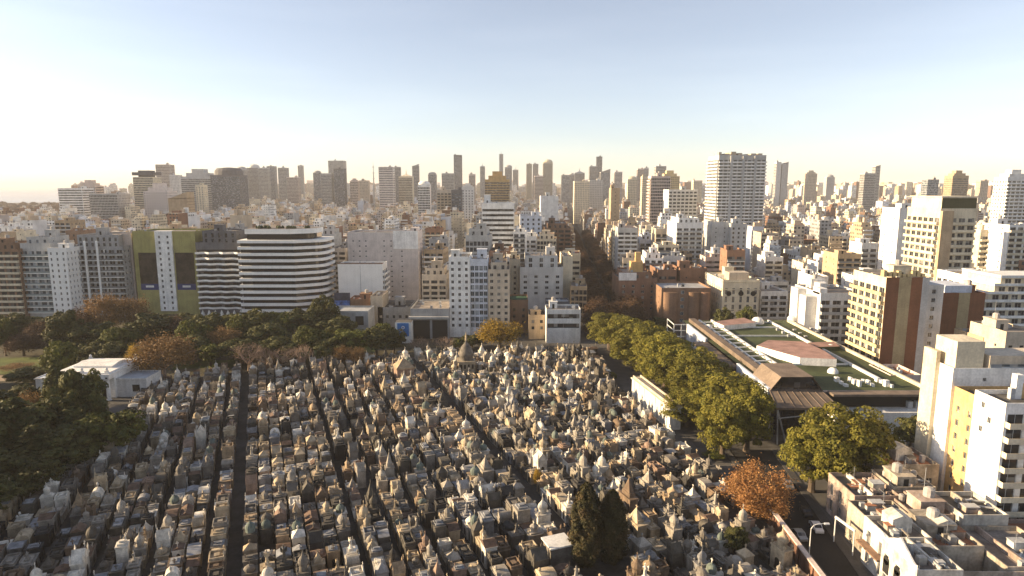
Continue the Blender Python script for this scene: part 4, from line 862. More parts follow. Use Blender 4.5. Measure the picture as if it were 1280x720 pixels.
for i, (x0, x1, y0, y1, h, wl, rf, lb) in enumerate(LOW):
    rt = thing('low_house', lb, 'house', ((x0 + x1) / 2, (y0 + y1) / 2, 0), 0, 'low houses along the street'); RESERVED.append((x0, x1, y0, y1))
    build_body(rt, x1 - x0, y1 - y0, h, W[wl], 'pPp', fh=3.6, ground=.5, roof=rf, seed=900 + i, indiv=True, ww=1.2, sp=2.8, lift=i in (5, 8, 3), tall_lift=.8)
    w_, d_ = x1 - x0, y1 - y0
    t = MB(); k = rnd.uniform(-.2, .2) * w_; t.box(k - .15, -d_ / 2 + .3, h, k + .15, d_ / 2 - .3, h + 1.1); t.build('party_wall', W[rnd.choice(('old white', 'old plaster', 'old rose'))], rt)
    if i in (5, 3, 10):
        for j in range(5): t = MB(); x = -w_ * .3 + j * 1.5; t.lathe(x, d_ * .2, [(.6, h + .3), (.62, h + 1.4), (.4, h + 1.7), (.1, h + 1.75)], 10); t.build('water_tank', METAL if j % 2 else TANK, rt)
    if i in (0, 2, 3, 6, 9, 10, 11):
        for j in range(4): t = MB(); x = rnd.uniform(-w_ * .35, w_ * .3); y = rnd.uniform(-d_ * .3, d_ * .3); t.beam((x, y, h + .4), (x + rnd.uniform(1, 4), y + rnd.uniform(-2, 2), h + .5), .25, .25); t.build('roof_pipe', STEEL if j % 2 else METAL, rt)
    if i in (1, 4, 8):
        t = MB(); t.box(-1.5, -1, h + .01, 2, 2.5, h + 2.6); t.gable(-1.5, -1, 2, 2.5, h + 2.61, .7, 'y'); t.build('roof_room', W['old white'], rt)
    if i == 7:
        t = MB(); ring(t, [(-w_ / 2 - .05, -d_ / 2), (-w_ / 2 - .05, d_ / 2), (-w_ / 2 + .3, d_ / 2), (-w_ / 2 + .3, -d_ / 2)], h + .86, h + 1.2)
        pr = [(-d_ / 2 + d_ * k / 16, h + 1.2 + 1.9 * max(0, math.sin(math.pi * k / 16)) ** 2 + (.5 if k % 8 == 0 else 0)) for k in range(17)]
        for k in range(16):
            (a, za), (b_, zb_) = pr[k], pr[k + 1]
            t.face([(-w_ / 2 - .05, a, h + 1.2), (-w_ / 2 - .05, a, za), (-w_ / 2 - .05, b_, zb_), (-w_ / 2 - .05, b_, h + 1.2)]); t.face([(-w_ / 2 + .3, a, h + 1.2), (-w_ / 2 + .3, b_, h + 1.2), (-w_ / 2 + .3, b_, zb_), (-w_ / 2 + .3, a, za)]); t.face([(-w_ / 2 - .05, a, za), (-w_ / 2 + .3, a, za), (-w_ / 2 + .3, b_, zb_), (-w_ / 2 - .05, b_, zb_)])
        t.build('curved_gable', W['white'], rt)
        for k in range(3):
            t = MB(); y = -d_ * .32 + k * d_ * .32; t.box(-w_ / 2 - .12, y - .8, 3.8, -w_ / 2 - .01, y + .8, 6.2, bottom=True); t.tube((-w_ / 2 - .01, y, 6.2), (-w_ / 2 - .12, y, 6.2), .8, .8, 16); t.build('arched_window', DARK, rt)
    for j in range(3):
        t = MB(); x = rnd.uniform(-w_ * .38, w_ * .2); y = rnd.uniform(-d_ * .38, d_ * .2); a = rnd.uniform(1.2, 2.6); b2 = rnd.uniform(1.0, 2.2); q = rnd.uniform(.25, 1.9); t.box(x, y, h + .006 + j * .001, x + a, y + b2, h + q); t.box(x - .1, y - .1, h + q + .002, x + a + .1, y + b2 + .1, h + q + .12, 1, bottom=True); t.build('roof_shed', [W[rnd.choice(('old plaster', 'old rose', 'old white'))], rnd.choice((ROOFR, METAL, ROOFD))], rt)
    t = MB(); x = rnd.uniform(-w_ * .3, w_ * .3)
    for j in range(5): t.tube((x, -d_ * .4 + j * .9, h), (x, -d_ * .4 + j * .9, h + 1.0), .03, .03, 4)
    t.tube((x, -d_ * .4, h + 1.0), (x, -d_ * .4 + 3.6, h + 1.0), .03, .03, 4); t.tube((x, -d_ * .4, h + .55), (x, -d_ * .4 + 3.6, h + .55), .025, .025, 4); t.build('roof_railing', METAL, rt)
    t = MB(); x, y = rnd.uniform(-w_ * .3, w_ * .3), rnd.uniform(-d_ * .3, d_ * .3); t.tube((x, y, h), (x, y, h + 4), .04, .03, 4)
    for j in range(4): t.tube((x - .5 + j * .08, y, h + 3 + j * .25), (x + .5 - j * .08, y, h + 3 + j * .25), .02, .02, 3)
    t.build('antenna', METAL, rt)
    if i == 4:
        t = MB(); t.box(-w_ / 2 - 1.5, -d_ * .45, 4.4, -w_ / 2 - .01, d_ * .45, 4.7, bottom=True); t.build('awning', W['brown'], rt)
# brick street wall of the cemetery, lamp, gantry, cars
BRK = surf('street_wall_brick', (.22, .12, .08), grime=.4, fine=2.5)
rt = thing('street_wall', 'brown brick cemetery wall with pale coping along the dark street', 'wall', (53.6, 112, 0), R(-1))
t = MB(); t.box(-.3, -50, 0, .3, 28, 3.6); t.build('wall', BRK, rt)
t = MB(); t.box(-.45, -50, 3.61, .45, 28, 3.9, bottom=True); t.build('coping', W['pinkish beige'], rt)
for k in range(13): t = MB(); t.box(-.5, -49 + k * 6, 0, .5, -48.2 + k * 6, 3.55); t.build('pier', BRK, rt)
lx, ly = at(1003, 712)
rt = thing('street_lamp', 'curved arm street lamp beside the brick cemetery wall', 'street lamp', (55.6, 112, 0))
t = MB(); t.tube((0, 0, 0), (0, 0, 7), .11, .07, 8); t.tube((0, 0, 7), (.5, 0, 7.7), .07, .06, 6); t.tube((.5, 0, 7.7), (1.4, 0, 8.0), .06, .05, 6); t.tube((1.4, 0, 8.0), (3.0, 0, 8.0), .05, .05, 6); t.build('pole', STEEL, rt)
t = MB(); t.box(2.4, -.18, 7.85, 3.3, .18, 8.12, bottom=True); t.build('lamp_head', STEEL, rt)
rt = thing('height_gantry', 'pale steel height gantry spanning the right pavement of dark street', 'gantry', (64.6, 117, 0), R(-78))
for x in (-2.6, 2.6): t = MB(); t.tube((x, 0, 0), (x, 0, 5.0), .12, .12, 8); t.build('post', STEEL, rt)
t = MB(); t.box(-2.7, -.15, 5.0, 2.7, .15, 5.45, bottom=True); t.build('cross_beam', STEEL, rt)
def car(label, x, y, rz, paint):
    rt = thing('parked_car', label, 'car', (x, y, .03), rz, 'cars parked along the dark street')
    t = MB(); pr = [(-2.1, .35), (-2.1, .8), (-1.9, .95), (-1.2, 1.0), (-.6, 1.45), (.9, 1.48), (1.6, 1.0), (2.05, .9), (2.12, .4)]
    for s in (-1, 1): t.face([(s * .82, y_, z_) for y_, z_ in (pr if s > 0 else pr[::-1])])
    for k in range(len(pr) - 1): a, b_ = pr[k], pr[k + 1]; t.face([(.82, a[0], a[1]), (-.82, a[0], a[1]), (-.82, b_[0], b_[1]), (.82, b_[0], b_[1])][::-1])
    t.build('body', paint, rt)
    t = MB(); t.face([(-.7, -1.17, 1.03), (.7, -1.17, 1.03), (.66, -.63, 1.45), (-.66, -.63, 1.45)]); t.face([(.7, 1.57, 1.05), (-.7, 1.57, 1.05), (-.66, .93, 1.49), (.66, .93, 1.49)])
    for s in (-1, 1): t.face([(s * .83, -1.0, 1.05), (s * .83, 1.4, 1.05), (s * .83, .85, 1.4), (s * .83, -.55, 1.4)])
    t.build('window', GLD, rt)
    for s in (-1, 1):
        for y_ in (-1.35, 1.3): t = MB(); t.tube((s * .66, y_, .32), (s * .86, y_, .32), .32, .32, 12); t.build('wheel', DARK, rt)
car('white car parked against the right kerb near the gantry', 62.6, 124, R(-6), plain('white_paint', (.6, .6, .6), .25)); car('dark car parked behind the white car', 63.3, 130.5, R(-6), plain('dark_paint', (.03, .03, .035), .25)); car('silver car parked on left kerb below orange tree', 57.8, 121, R(1), plain('silver_paint', (.35, .35, .36), .3, .5))
car('red car parked on left kerb toward the plaza', 58.4, 140, R(1), plain('red_paint', (.25, .03, .02), .3)); car('grey car parked farthest along the right kerb', 64.8, 143, R(-6), plain('grey_paint', (.15, .15, .16), .3))
# ------------------------------------------------------------------ cemetery
STONE = {'pale grey': (.37, .335, .285), 'white': (.74, .69, .60), 'cream': (.48, .39, .27), 'mid grey': (.20, .18, .155), 'sandy': (.38, .285, .185), 'dark granite': (.055, .052, .05), 'brownish': (.19, .135, .092), 'rosy': (.29, .20, .15), 'sooty': (.105, .095, .08), 'bluish grey': (.29, .285, .285)}
ST = {k: surf('stone_' + k.replace(' ', '_'), v, grime=.42, scale=.7, fine=4, rand=.2) for k, v in STONE.items()}
RUST = surf('rusty_tile_roof', (.15, .098, .072), grime=.5, scale=.9, streak=False)
LEADM = surf('lead_roof', (.27, .28, .30), grime=.4, scale=.9, streak=False)
COPP = surf('green_copper', (.14, .17, .15), grime=.4, scale=.9, streak=False)
DOOR = surf('bronze_door', (.025, .022, .018), grime=.3, streak=False, rough=.4)
ROOFMAT = {'stone': None, 'tile': RUST, 'lead': LEADM, 'copper': COPP}
def statue(mb, x, y, z, s=1.0):
    s *= 1.2
    mb.lathe(x, y, [(.30 * s, z), (.26 * s, z + .5 * s), (.20 * s, z + .95 * s), (.27 * s, z + 1.25 * s), (.10 * s, z + 1.42 * s), (.07 * s, z + 1.5 * s), (.13 * s, z + 1.6 * s), (.12 * s, z + 1.75 * s), (.03 * s, z + 1.83 * s)], 8)
    for k in (-1, 1):
        mb.tube((x + k * .2 * s, y, z + 1.25 * s), (x + k * .42 * s, y - .18 * s, z + 1.05 * s), .08 * s, .06 * s, 5)
        mb.face([(x + k * .1 * s, y + .16 * s, z + 1.3 * s), (x + k * .6 * s, y + .3 * s, z + 1.65 * s), (x + k * .5 * s, y + .3 * s, z + .9 * s), (x + k * .12 * s, y + .18 * s, z + .7 * s)])
def cross(mb, x, y, z, s=1.0):
    s *= 1.15
    mb.box(x - .09 * s, y - .09 * s, z, x + .09 * s, y + .09 * s, z + 1.3 * s); mb.box(x - .42 * s, y - .085 * s, z + .75 * s, x + .42 * s, y + .085 * s, z + .93 * s, bottom=True)
def urn(mb, x, y, z, s=1.0):
    s *= 1.3; mb.lathe(x, y, [(.2 * s, z), (.12 * s, z + .2 * s), (.3 * s, z + .55 * s), (.26 * s, z + .8 * s), (.05 * s, z + 1.0 * s)], 8)
KINDS = ['flat roofed', 'gabled', 'domed', 'spired', 'gothic', 'vaulted', 'statue topped', 'low slab', 'onion domed', 'parapeted', 'pyramid topped', 'lantern topped']
def mausoleum_parts(kind, r):
    """unit lot: about 3.4 x 3.4 m; door faces -y; returns {part: (MB, matkey)}"""
    w_ = 1.55; d_ = 1.6; P = []; b = MB(); X = []
    def extra(nm, fn, *a):
        e = MB(); fn(e, *a); X.append((nm, e, 's'))
    h = {0: 3.9, 1: 3.8, 2: 4.0, 3: 3.6, 4: 4.2, 5: 3.6, 6: 3.7, 7: 1.5, 8: 4.2, 9: 4.3, 10: 3.9, 11: 4.0}[kind] * r.uniform(.85, 1.18)
    b.box(-w_ - .08, -d_ - .08, 0, w_ + .08, d_ + .08, .35); b.box(-w_, -d_, .351, w_, d_, h)
    for sx in (-1, 1):
        for sy in (-1, 1): b.box(sx * (w_ - .14) - .17, sy * (d_ - .14) - .17, .35, sx * (w_ - .14) + .17, sy * (d_ - .14) + .17, h - .002)
    P.append(('body', b, 's'))
    c = MB(); c.box(-w_ - .2, -d_ - .2, h + .002, w_ + .2, d_ + .2, h + .22, bottom=True); P.append(('cornice', c, 's'))
    zt = h + .22
    if kind != 7:
        dr = MB(); dh = min(2.3, h * .62); dr.box(-.5, -d_ - .04, .36, .5, -d_ + .01, dh, bottom=True)
        for k in range(6):
            a, b2 = math.pi * k / 6, math.pi * (k + 1) / 6; dr.face([(0, -d_ - .04, dh), (.5 * math.cos(a), -d_ - .04, dh + .5 * math.sin(a)), (.5 * math.cos(b2), -d_ - .04, dh + .5 * math.sin(b2))])
        P.append(('door', dr, 'door'))
        for s in (-1, 1):
            b.box(s * .78 - .13, -d_ - .1, .35, s * .78 + .13, -d_ - .001, h - .01)
    f = MB(); rf = MB(); rk = 'stone'
    if kind == 0:
        rf.box(-w_ * .75, -d_ * .75, zt, w_ * .75, d_ * .75, zt + .3); rf.box(-.5, -.7, zt + .301, .5, .7, zt + .6); (statue if r.random() < .4 else cross)(f, 0, -d_ * .7, zt + .3, .9); rk = r.choice(('stone', 'lead', 'stone'))
    elif kind == 1:
        rf.gable(-w_ - .15, -d_ - .15, w_ + .15, d_ + .15, zt, r.uniform(.5, 1.0), 'y'); rk = r.choice(('stone', 'stone', 'tile', 'lead')); cross(f, 0, -d_, zt + .9, .9)
    elif kind == 2:
        rf.lathe(0, 0, [(1.25, zt), (1.25, zt + .7), (1.38, zt + .72), (1.3, zt + 1.1), (1.05, zt + 1.55), (.65, zt + 1.9), (.25, zt + 2.05), (.22, zt + 2.35), (.05, zt + 2.4)], 12); rk = r.choice(('stone', 'stone', 'stone', 'copper')); cross(f, 0, 0, zt + 2.4, .7)
    elif kind == 3:
        rf.box(-w_ * .7, -d_ * .7, zt, w_ * .7, d_ * .7, zt + .8); rf.pyramid(-w_ * .6, -d_ * .6, w_ * .6, d_ * .6, zt + .801, r.uniform(2.0, 3.4)); cross(f, 0, 0, zt + 3.0, .7)
    elif kind == 4:
        rf.gable(-w_ - .1, -d_ - .1, w_ + .1, d_ + .1, zt, 1.9, 'y'); rk = r.choice(('stone', 'lead', 'stone'))
        for sx in (-1, 1):
            for sy in (-1, 1): extra('pinnacle', MB.lathe, sx * w_, sy * d_, [(.22, zt), (.2, zt + .9), (.28, zt + 1.0), (.02, zt + 2.0)], 6)
        cross(f, 0, -d_, zt + 2.2, .8)
    elif kind == 5:
        n = 8
        for k in range(n):
            a, b2 = math.pi * k / n, math.pi * (k + 1) / n; X0, Z0, X1, Z1 = (w_ + .1) * math.cos(a), zt + 1.2 * math.sin(a), (w_ + .1) * math.cos(b2), zt + 1.2 * math.sin(b2)
            rf.face([(X0, -d_, Z0), (X0, d_, Z0), (X1, d_, Z1), (X1, -d_, Z1)]); rf.face([(0, -d_, zt), (X0, -d_, Z0), (X1, -d_, Z1)]); rf.face([(0, d_, zt), (X1, d_, Z1), (X0, d_, Z0)])
        urn(f, 0, -d_ + .2, zt + 1.15, .9)
    elif kind == 6:
        rf.box(-w_ * .7, -d_ * .7, zt, w_ * .7, d_ * .7, zt + .35); rf.box(-.5, -.5, zt + .351, .5, .5, zt + .9); statue(f, 0, 0, zt + .9, r.uniform(.9, 1.25))
    elif kind == 7:
        rf.box(-w_ * .8, -d_ * .8, zt, w_ * .8, d_ * .8, zt + .25); rf.box(-.55, -1.1, zt + .251, .55, 1.1, zt + .7)
        for sx in (-1, 1): extra('urn', urn, sx * 1.1, -1.2, zt + .2, .9)
    elif kind == 8:
        rf.lathe(0, 0, [(1.0, zt), (1.0, zt + 1.0), (1.15, zt + 1.05), (1.32, zt + 1.5), (1.15, zt + 2.1), (.6, zt + 2.6), (.25, zt + 3.0), (.08, zt + 3.8)], 12); cross(f, 0, 0, zt + 3.7, .6)
        for sx in (-1, 1):
            for sy in (-1, 1): extra('urn', urn, sx * 1.4, sy * 1.4, zt, .8)
    elif kind == 9:
        t_ = .2; a = .6
        rf.box(-w_, -d_, zt, w_, -d_ + t_, zt + a); rf.box(-w_, d_ - t_, zt, w_, d_, zt + a); rf.box(-w_, -d_ + t_, zt, -w_ + t_, d_ - t_, zt + a); rf.box(w_ - t_, -d_ + t_, zt, w_, d_ - t_, zt + a); rf.box(-.6, -.6, zt, .6, .6, zt + .5)
        extra('pediment', MB.gable, -.9, -d_ - .05, .9, -d_ + t_ + .05, zt + a, .6, 'y'); cross(f, 0, -d_ + .1, zt + a + .5, .6)
    elif kind == 10:
        rf.pyramid(-w_ - .15, -d_ - .15, w_ + .15, d_ + .15, zt, r.uniform(1.2, 1.9)); rk = 'stone'; urn(f, 0, 0, zt + 1.2, .8)
    else:
        rf.box(-w_ * .8, -d_ * .8, zt, w_ * .8, d_ * .8, zt + .3); rf.lathe(0, 0, [(.85, zt + .3), (.85, zt + 1.5), (1.0, zt + 1.55), (.75, zt + 1.9), (.3, zt + 2.15), (.06, zt + 2.7)], 8, 0, R(22.5)); cross(f, 0, 0, zt + 2.5, .6); rk = r.choice(('stone', 'lead'))
    P.append(('roof' if kind not in (2, 8) else 'dome', rf, rk))
    if f.v: P.append(({6: 'statue', 5: 'urn', 10: 'urn', 0: 'finial'}.get(kind, 'cross'), f, 's'))
    P += X
    return P, h
FIN = {6: 'standing statue', 7: 'two urns', 5: 'an urn', 10: 'an urn', 0: 'roof skylight'}
PROTO = []
for k in range(12):
    for v_ in range(3):
        P, h = mausoleum_parts(k, random.Random(k * 31 + v_)); meshes = []
        for nm, mb, mk in P: meshes.append((nm, mb.mesh(nm, [ST['pale grey']]), mk))
        PROTO.append((k, P, meshes, h))
ca = R(-21.3); DU = (math.sin(ca), math.cos(ca)); DV = (math.cos(ca), -math.sin(ca))
def cw(u, v): return (u * DU[0] + v * DV[0], u * DU[1] + v * DV[1])
# strips of tombs between the alleys: (v0, v1, words)
STRIPS = [(-82, -72.5, 'far left strip'), (-71, -62, 'strip under the evergreens'), (-60.5, -52, 'fifth strip left of straight alley'), (-50.5, -41.5, 'fourth strip left of straight alley'), (-40, -32, 'third strip left of straight alley'), (-30.6, -23, 'second strip left of straight alley'), (-21.4, -13.4, 'first double strip left of straight alley'), (-12, -8.9, 'single row left of straight alley'),
          (-6.3, 13.8, 'broad strip right of straight alley'), (15.2, 20.4, 'first strip right of broad strip'), (21.8, 26.8, 'second strip right of broad strip'), (28.3, 33.8, 'third strip right of broad strip'), (35.2, 40.6, 'fourth strip right of broad strip'), (42.0, 52.3, 'strip along left of diagonal avenue'),
          (56.2, 65.2, 'strip along right of diagonal avenue'), (66.4, 74.4, 'second strip right of diagonal avenue'), (75.6, 83.6, 'third strip right of diagonal avenue'), (84.8, 92.8, 'fourth strip right of diagonal avenue'), (94, 102, 'fifth strip right of diagonal avenue'), (103.2, 111, 'sixth strip right of diagonal avenue'), (112.2, 120, 'strip beside the right cemetery wall'), (121, 128, 'last strip by the right wall')]
tr = random.Random(5); TOMBS = []
NOGO = [(at(697, 676, 4.5), 4.2), (at(585, 470), 5.5), (at(745, 712), 5.0), (at(770, 712), 4.5), ((48.6, 128), 5.5), (at(745, 716), 5.5), (at(505, 478), 4.0)]
for si, (v0, v1, words) in enumerate(STRIPS):
    kw_ = [26, 12, 9, 4, 5, 7, 10, 8, 3, 22, 3, 6] if v1 < 52 else [18, 12, 12, 6, 6, 6, 13, 8, 5, 14, 4, 8]
    nr = max(1, round((v1 - v0) / 2.95)); dv = (v1 - v0) / nr; off = tr.uniform(0, 28)
    for j in range(nr):
        vc = v0 + dv * (j + .5); u = 55 + tr.uniform(0, 3)
        while u < 300:
            wu = tr.choice((1.8, 2.2, 2.5, 2.8, 3.1, 3.5, 4.6)) * tr.uniform(.92, 1.08)
            if ((u + off) % 31) < 1.7: u += 1.7; continue
            x, y = cw(u + wu / 2, vc); u += wu + tr.choice((.03, .05, .08, .3))
            if not inside(CEM, x, y) or tr.random() < .05: continue
            if any(math.dist((x, y), c) < r_ for c, r_ in NOGO): continue
            px, py = proj(x, y, 3)
            if px < -70 or px > 1100 or py > 800 or py < 400: continue
            if nr == 1: fac = tr.choice((-1, 1))
            elif j == 0: fac = -1
            elif j == nr - 1: fac = 1
            else: fac = tr.choice((-1, 1, 2, 2, -2))
            pi = tr.choices(range(12), kw_)[0] * 3 + tr.randrange(3)
            deep = (dv - .12) * tr.uniform(.86, 1.0)
            # local -y is the front; fac=-1 looks to -v, fac=1 to +v, 2 toward the camera
            if fac == -1: rz = -ca - R(90); sx, sy = wu / 3.5, deep / 3.6
            elif fac == 1: rz = -ca + R(90); sx, sy = wu / 3.5, deep / 3.6
            else: rz = -ca + (0 if fac == 2 else math.pi); sx, sy = deep / 3.5, wu / 3.6
            sz = .76 * tr.choice((tr.uniform(.5, .8), tr.uniform(.75, 1.1), tr.uniform(.85, 1.3))) * (1.0 if tr.random() > .06 else 1.35)
            x += DV[0] * (jv := tr.uniform(-.15, .15)); y += DV[1] * jv
            mk = tr.choices(list(ST), (20, 17, 18, 14, 10, 6, 6, 3, 15, 6))[0]
            TOMBS.append(dict(x=x, y=y, rz=rz + R(tr.uniform(-1.6, 1.6)), s=(sx, sy, sz), p=pi, m=mk, strip=si, j=j, px=px, py=py, dep=y * CP + 10, size=wu * sz / y))
vis = [t for t in TOMBS if -15 < t['px'] < 1290 and t['py'] < 726]
vis.sort(key=lambda t: -t['size'] if False else t['dep'])
near = vis[:300]; nid = set(id(t) for t in near)
ORD1 = ['first', 'second', 'third', 'fourth', 'fifth', 'sixth', 'seventh', 'eighth', 'ninth', 'tenth', 'eleventh', 'twelfth', 'thirteenth', 'fourteenth', 'fifteenth', 'sixteenth', 'seventeenth', 'eighteenth', 'nineteenth']
ords = ORD1 + ['twentieth'] + ['twenty ' + w2 for w2 in ORD1[:9]] + ['thirtieth'] + ['thirty ' + w2 for w2 in ORD1[:9]]
cnt = {}
for t_ in near:
    k, P, meshes, h = PROTO[t_['p']]
    key = (t_['strip'], t_['m'], k); cnt[key] = cnt.get(key, 0) + 1
seen = {}
for t_ in near:
    k, P, meshes, h = PROTO[t_['p']]
    key = (t_['strip'], t_['m'], k); seen[key] = seen.get(key, 0) + 1
    lb = '%s %s mausoleum, %s' % (t_['m'].replace('dark granite', 'dark granite').replace(' stone', ''), KINDS[k], STRIPS[t_['strip']][2])
    if cnt[key] > 1: lb += ', %s from bottom' % ords[min(38, seen[key] - 1)]
    root = thing('mausoleum', lb, 'mausoleum', (t_['x'], t_['y'], .03), t_['rz'], 'mausoleums of the cemetery'); root.scale = t_['s']
    for nm, me, mk in meshes:
        o = link(nm, me, root)
        mat = ST[t_['m']] if mk in ('s', 'stone') else DOOR if mk == 'door' else ROOFMAT[mk]
        o.material_slots[0].link = 'OBJECT'; o.material_slots[0].material = mat
# the rest, too small and too many: one mass
MASS = MB(); MATS = list(ST.values()) + [RUST, LEADM, COPP, DOOR]; MI = {m.name: i for i, m in enumerate(MATS)}
for t_ in TOMBS:
    if id(t_) in nid: continue
    k, P, meshes, h = PROTO[t_['p']]; c, s = math.cos(t_['rz']), math.sin(t_['rz']); sx, sy, sz = t_['s']
    for nm, mb, mk in P:
        mat = ST[t_['m']] if mk in ('s', 'stone') else DOOR if mk == 'door' else ROOFMAT[mk]
        b = len(MASS.v); A = np.array(mb.v) * (sx, sy, sz); X = t_['x'] + c * A[:, 0] - s * A[:, 1]; Yy = t_['y'] + s * A[:, 0] + c * A[:, 1]
        MASS.v.extend(zip(X.tolist(), Yy.tolist(), (A[:, 2] + .03).tolist())); MASS.f.extend(tuple(b + i for i in f) for f in mb.f); MASS.m.extend([MI[mat.name]] * len(mb.f))
o = MASS.build('distant_mausoleum_rows', MATS, kind='stuff'); tag(o, 'dense mass of small weathered mausoleums filling the far cemetery', 'mausoleums')
# chapel with tall pointed dome near the head of the avenue
x, y = at(583, 468); rt = thing('domed_chapel', 'tall cream domed chapel with pointed spire near the yellow tree', 'chapel', (x, y, .03), R(8)); rt.scale = (.82, .82, .82); LAND.append((583, 440, y, 'the domed chapel'))
t = MB(); t.box(-3.6, -3.6, 0, 3.6, 3.6, 6.5); t.box(-4, -4, 6.51, 4, 4, 7.0, bottom=True); t.build('body', ST['cream'], rt)
for k in range(4): t = MB(); x_ = -2.6 + k * 1.75; t.box(x_ - .45, -3.7, 3.6, x_ + .45, -3.605, 5.6, bottom=True); t.build('window', DOOR, rt)
t = MB(); t.lathe(0, 0, [(3.1, 7.0), (3.1, 9.0), (3.3, 9.1), (3.1, 10.6), (2.4, 12.6), (1.3, 14.2), (.5, 15.2), (.4, 16.0)], 16); t.build('dome', ST['mid grey'], rt, smooth=True)
t = MB(); t.lathe(0, 0, [(.55, 16.0), (.45, 17.4), (.08, 20.0)], 8); t.build('spire', ST['cream'], rt)
x, y = at(505, 476); rt = thing('cream_vault', 'low cream chapel with golden pyramid roof at the head of avenue', 'chapel', (x, y, .03), R(21))
t = MB(); t.box(-3, -3.2, 0, 3, 3.2, 5.2); t.build('body', ST['rosy'], rt)
t = MB(); t.box(-3.3, -3.5, 5.21, 3.3, 3.5, 5.6, bottom=True); t.pyramid(-3.2, -3.4, 3.2, 3.4, 5.61, 3.0); t.build('roof', ST['sandy'], rt)
x, y = at(697, 676, 4.5); rt = thing('flat_white_roof_tomb', 'tomb with large flat bright white roof slab beside the cypress', 'mausoleum', (x, y, .03), R(21))
t = MB(); t.box(-2.1, -1.9, 0, 2.1, 1.9, 4.2); t.build('body', ST['mid grey'], rt)
t = MB(); t.box(-2.4, -2.2, 4.21, 2.4, 2.2, 4.5, bottom=True); t.build('roof_slab', W['white'], rt)
# ------------------------------------------------------------------ trees
LEAF = {'ficus': leaf_mat('leaf_ficus', (.092, .098, .015), (.165, .152, .021), (.24, .205, .034), .25), 'dark': leaf_mat('leaf_dark', (.04, .046, .015), (.07, .074, .022), (.115, .105, .03), .2),
        'green': leaf_mat('leaf_green', (.055, .07, .015), (.09, .10, .02), (.13, .13, .028)), 'autumn': leaf_mat('leaf_autumn', (.30, .14, .05), (.38, .19, .07), (.43, .25, .10), .25),
        'yellow': leaf_mat('leaf_yellow', (.22, .15, .025), (.32, .21, .03), (.38, .26, .045), .35), 'brown': leaf_mat('leaf_brown', (.055, .032, .02), (.09, .052, .03), (.13, .075, .04), .15),
        'cypress': leaf_mat('leaf_cypress', (.030, .030, .011), (.055, .048, .016), (.095, .062, .026), .15), 'twig': leaf_mat('twig_pink', (.19, .115, .075), (.25, .16, .11), (.30, .20, .14), .1), 'rust': leaf_mat('leaf_rust', (.15, .085, .035), (.21, .125, .05), (.27, .16, .065), .2)}
def leaf_quads(P, N, size, rg, jit=.6):
    n_ = len(P); N = N + rg.normal(0, jit, (n_, 3)); N /= np.linalg.norm(N, axis=1, keepdims=True) + 1e-9
    A = np.cross(N, rg.normal(0, 1, (n_, 3))); A /= np.linalg.norm(A, axis=1, keepdims=True) + 1e-9; B = np.cross(N, A)
    s = size * rg.uniform(.6, 1.35, (n_, 1)); A = A * s; B = B * s * .75
    return np.stack([P - A, P - B * .9, P + A, P + B * .9], axis=1)     # pointed leaf clusters
def sph(n_, rg):
    v = rg.normal(0, 1, (n_, 3)); return v / (np.linalg.norm(v, axis=1, keepdims=True) + 1e-9)
def crown_billow(seed, rx, rz, zc, nclump, rc, nleaf, size, flat=.35, gap=0.0, low=-.35):
    rg = np.random.default_rng(seed); C = sph(nclump * 3, rg); C = C[C[:, 2] > low][:nclump]
    rad = rg.uniform(.66, 1.0, (len(C), 1)); C = C * rad * (rx, rx, rz) + (0, 0, zc); C[:, :2] += rg.normal(0, rx * .05, (len(C), 2)); Q = []
    for c in C:
        if rg.random() < gap: continue
        k = rc * rg.uniform(.65, 1.3); nn = int(nleaf * rg.uniform(.7, 1.2)); d = sph(nn, rg); d = d[d[:, 2] > -.55]
        p = c + d * k * rg.uniform(.8, 1.04, (len(d), 1)) * (1, 1, .8); Q.append(leaf_quads(p, d, size, rg, .34))
    # inner fill
    d = sph(nclump * 10, rg); p = d * rg.uniform(.3, .75, (len(d), 1)) * (rx, rx, rz) + (0, 0, zc); p = p[p[:, 2] > zc + low * rz]; Q.append(leaf_quads(p, d[:len(p)], size * 1.5, rg))
    return np.concatenate(Q)
def crown_fine(seed, rx, rz, zc, n_, size, low=-.6):
    rg = np.random.default_rng(seed); cl = sph(60, rg) * rg.uniform(.5, 1, (60, 1)); Q = []
    for c in cl:
        if c[2] < low: continue
        k = n_ // 60; d = rg.normal(0, .17, (k, 3)); p = (c + d) * (rx, rx, rz) + (0, 0, zc); Q.append(leaf_quads(p, sph(k, rg) + c, size, rg, 1.0))
    return np.concatenate(Q)
def crown_cypress(seed, r0, h, n_, size):
    rg = np.random.default_rng(seed); z = rg.uniform(0.02, 1, n_) ** .9; a = rg.uniform(0, 2 * math.pi, n_)
    lob = 1 + .18 * np.sin(a * 5 + 3 * np.sin(z * 9)) + .1 * np.sin(a * 9 + z * 30)
    prof = np.minimum(1, np.sqrt(np.clip(z * 5, 0, 1))) * np.clip((1.02 - z) * 2.6, 0, 1) ** .65
    r = r0 * prof * lob * rg.uniform(.7, 1.05, n_); P = np.stack([r * np.cos(a), r * np.sin(a), z * h], 1); N = np.stack([np.cos(a), np.sin(a), np.full(n_, .4)], 1)
    Q = leaf_quads(P, N, size, rg, .45); return Q
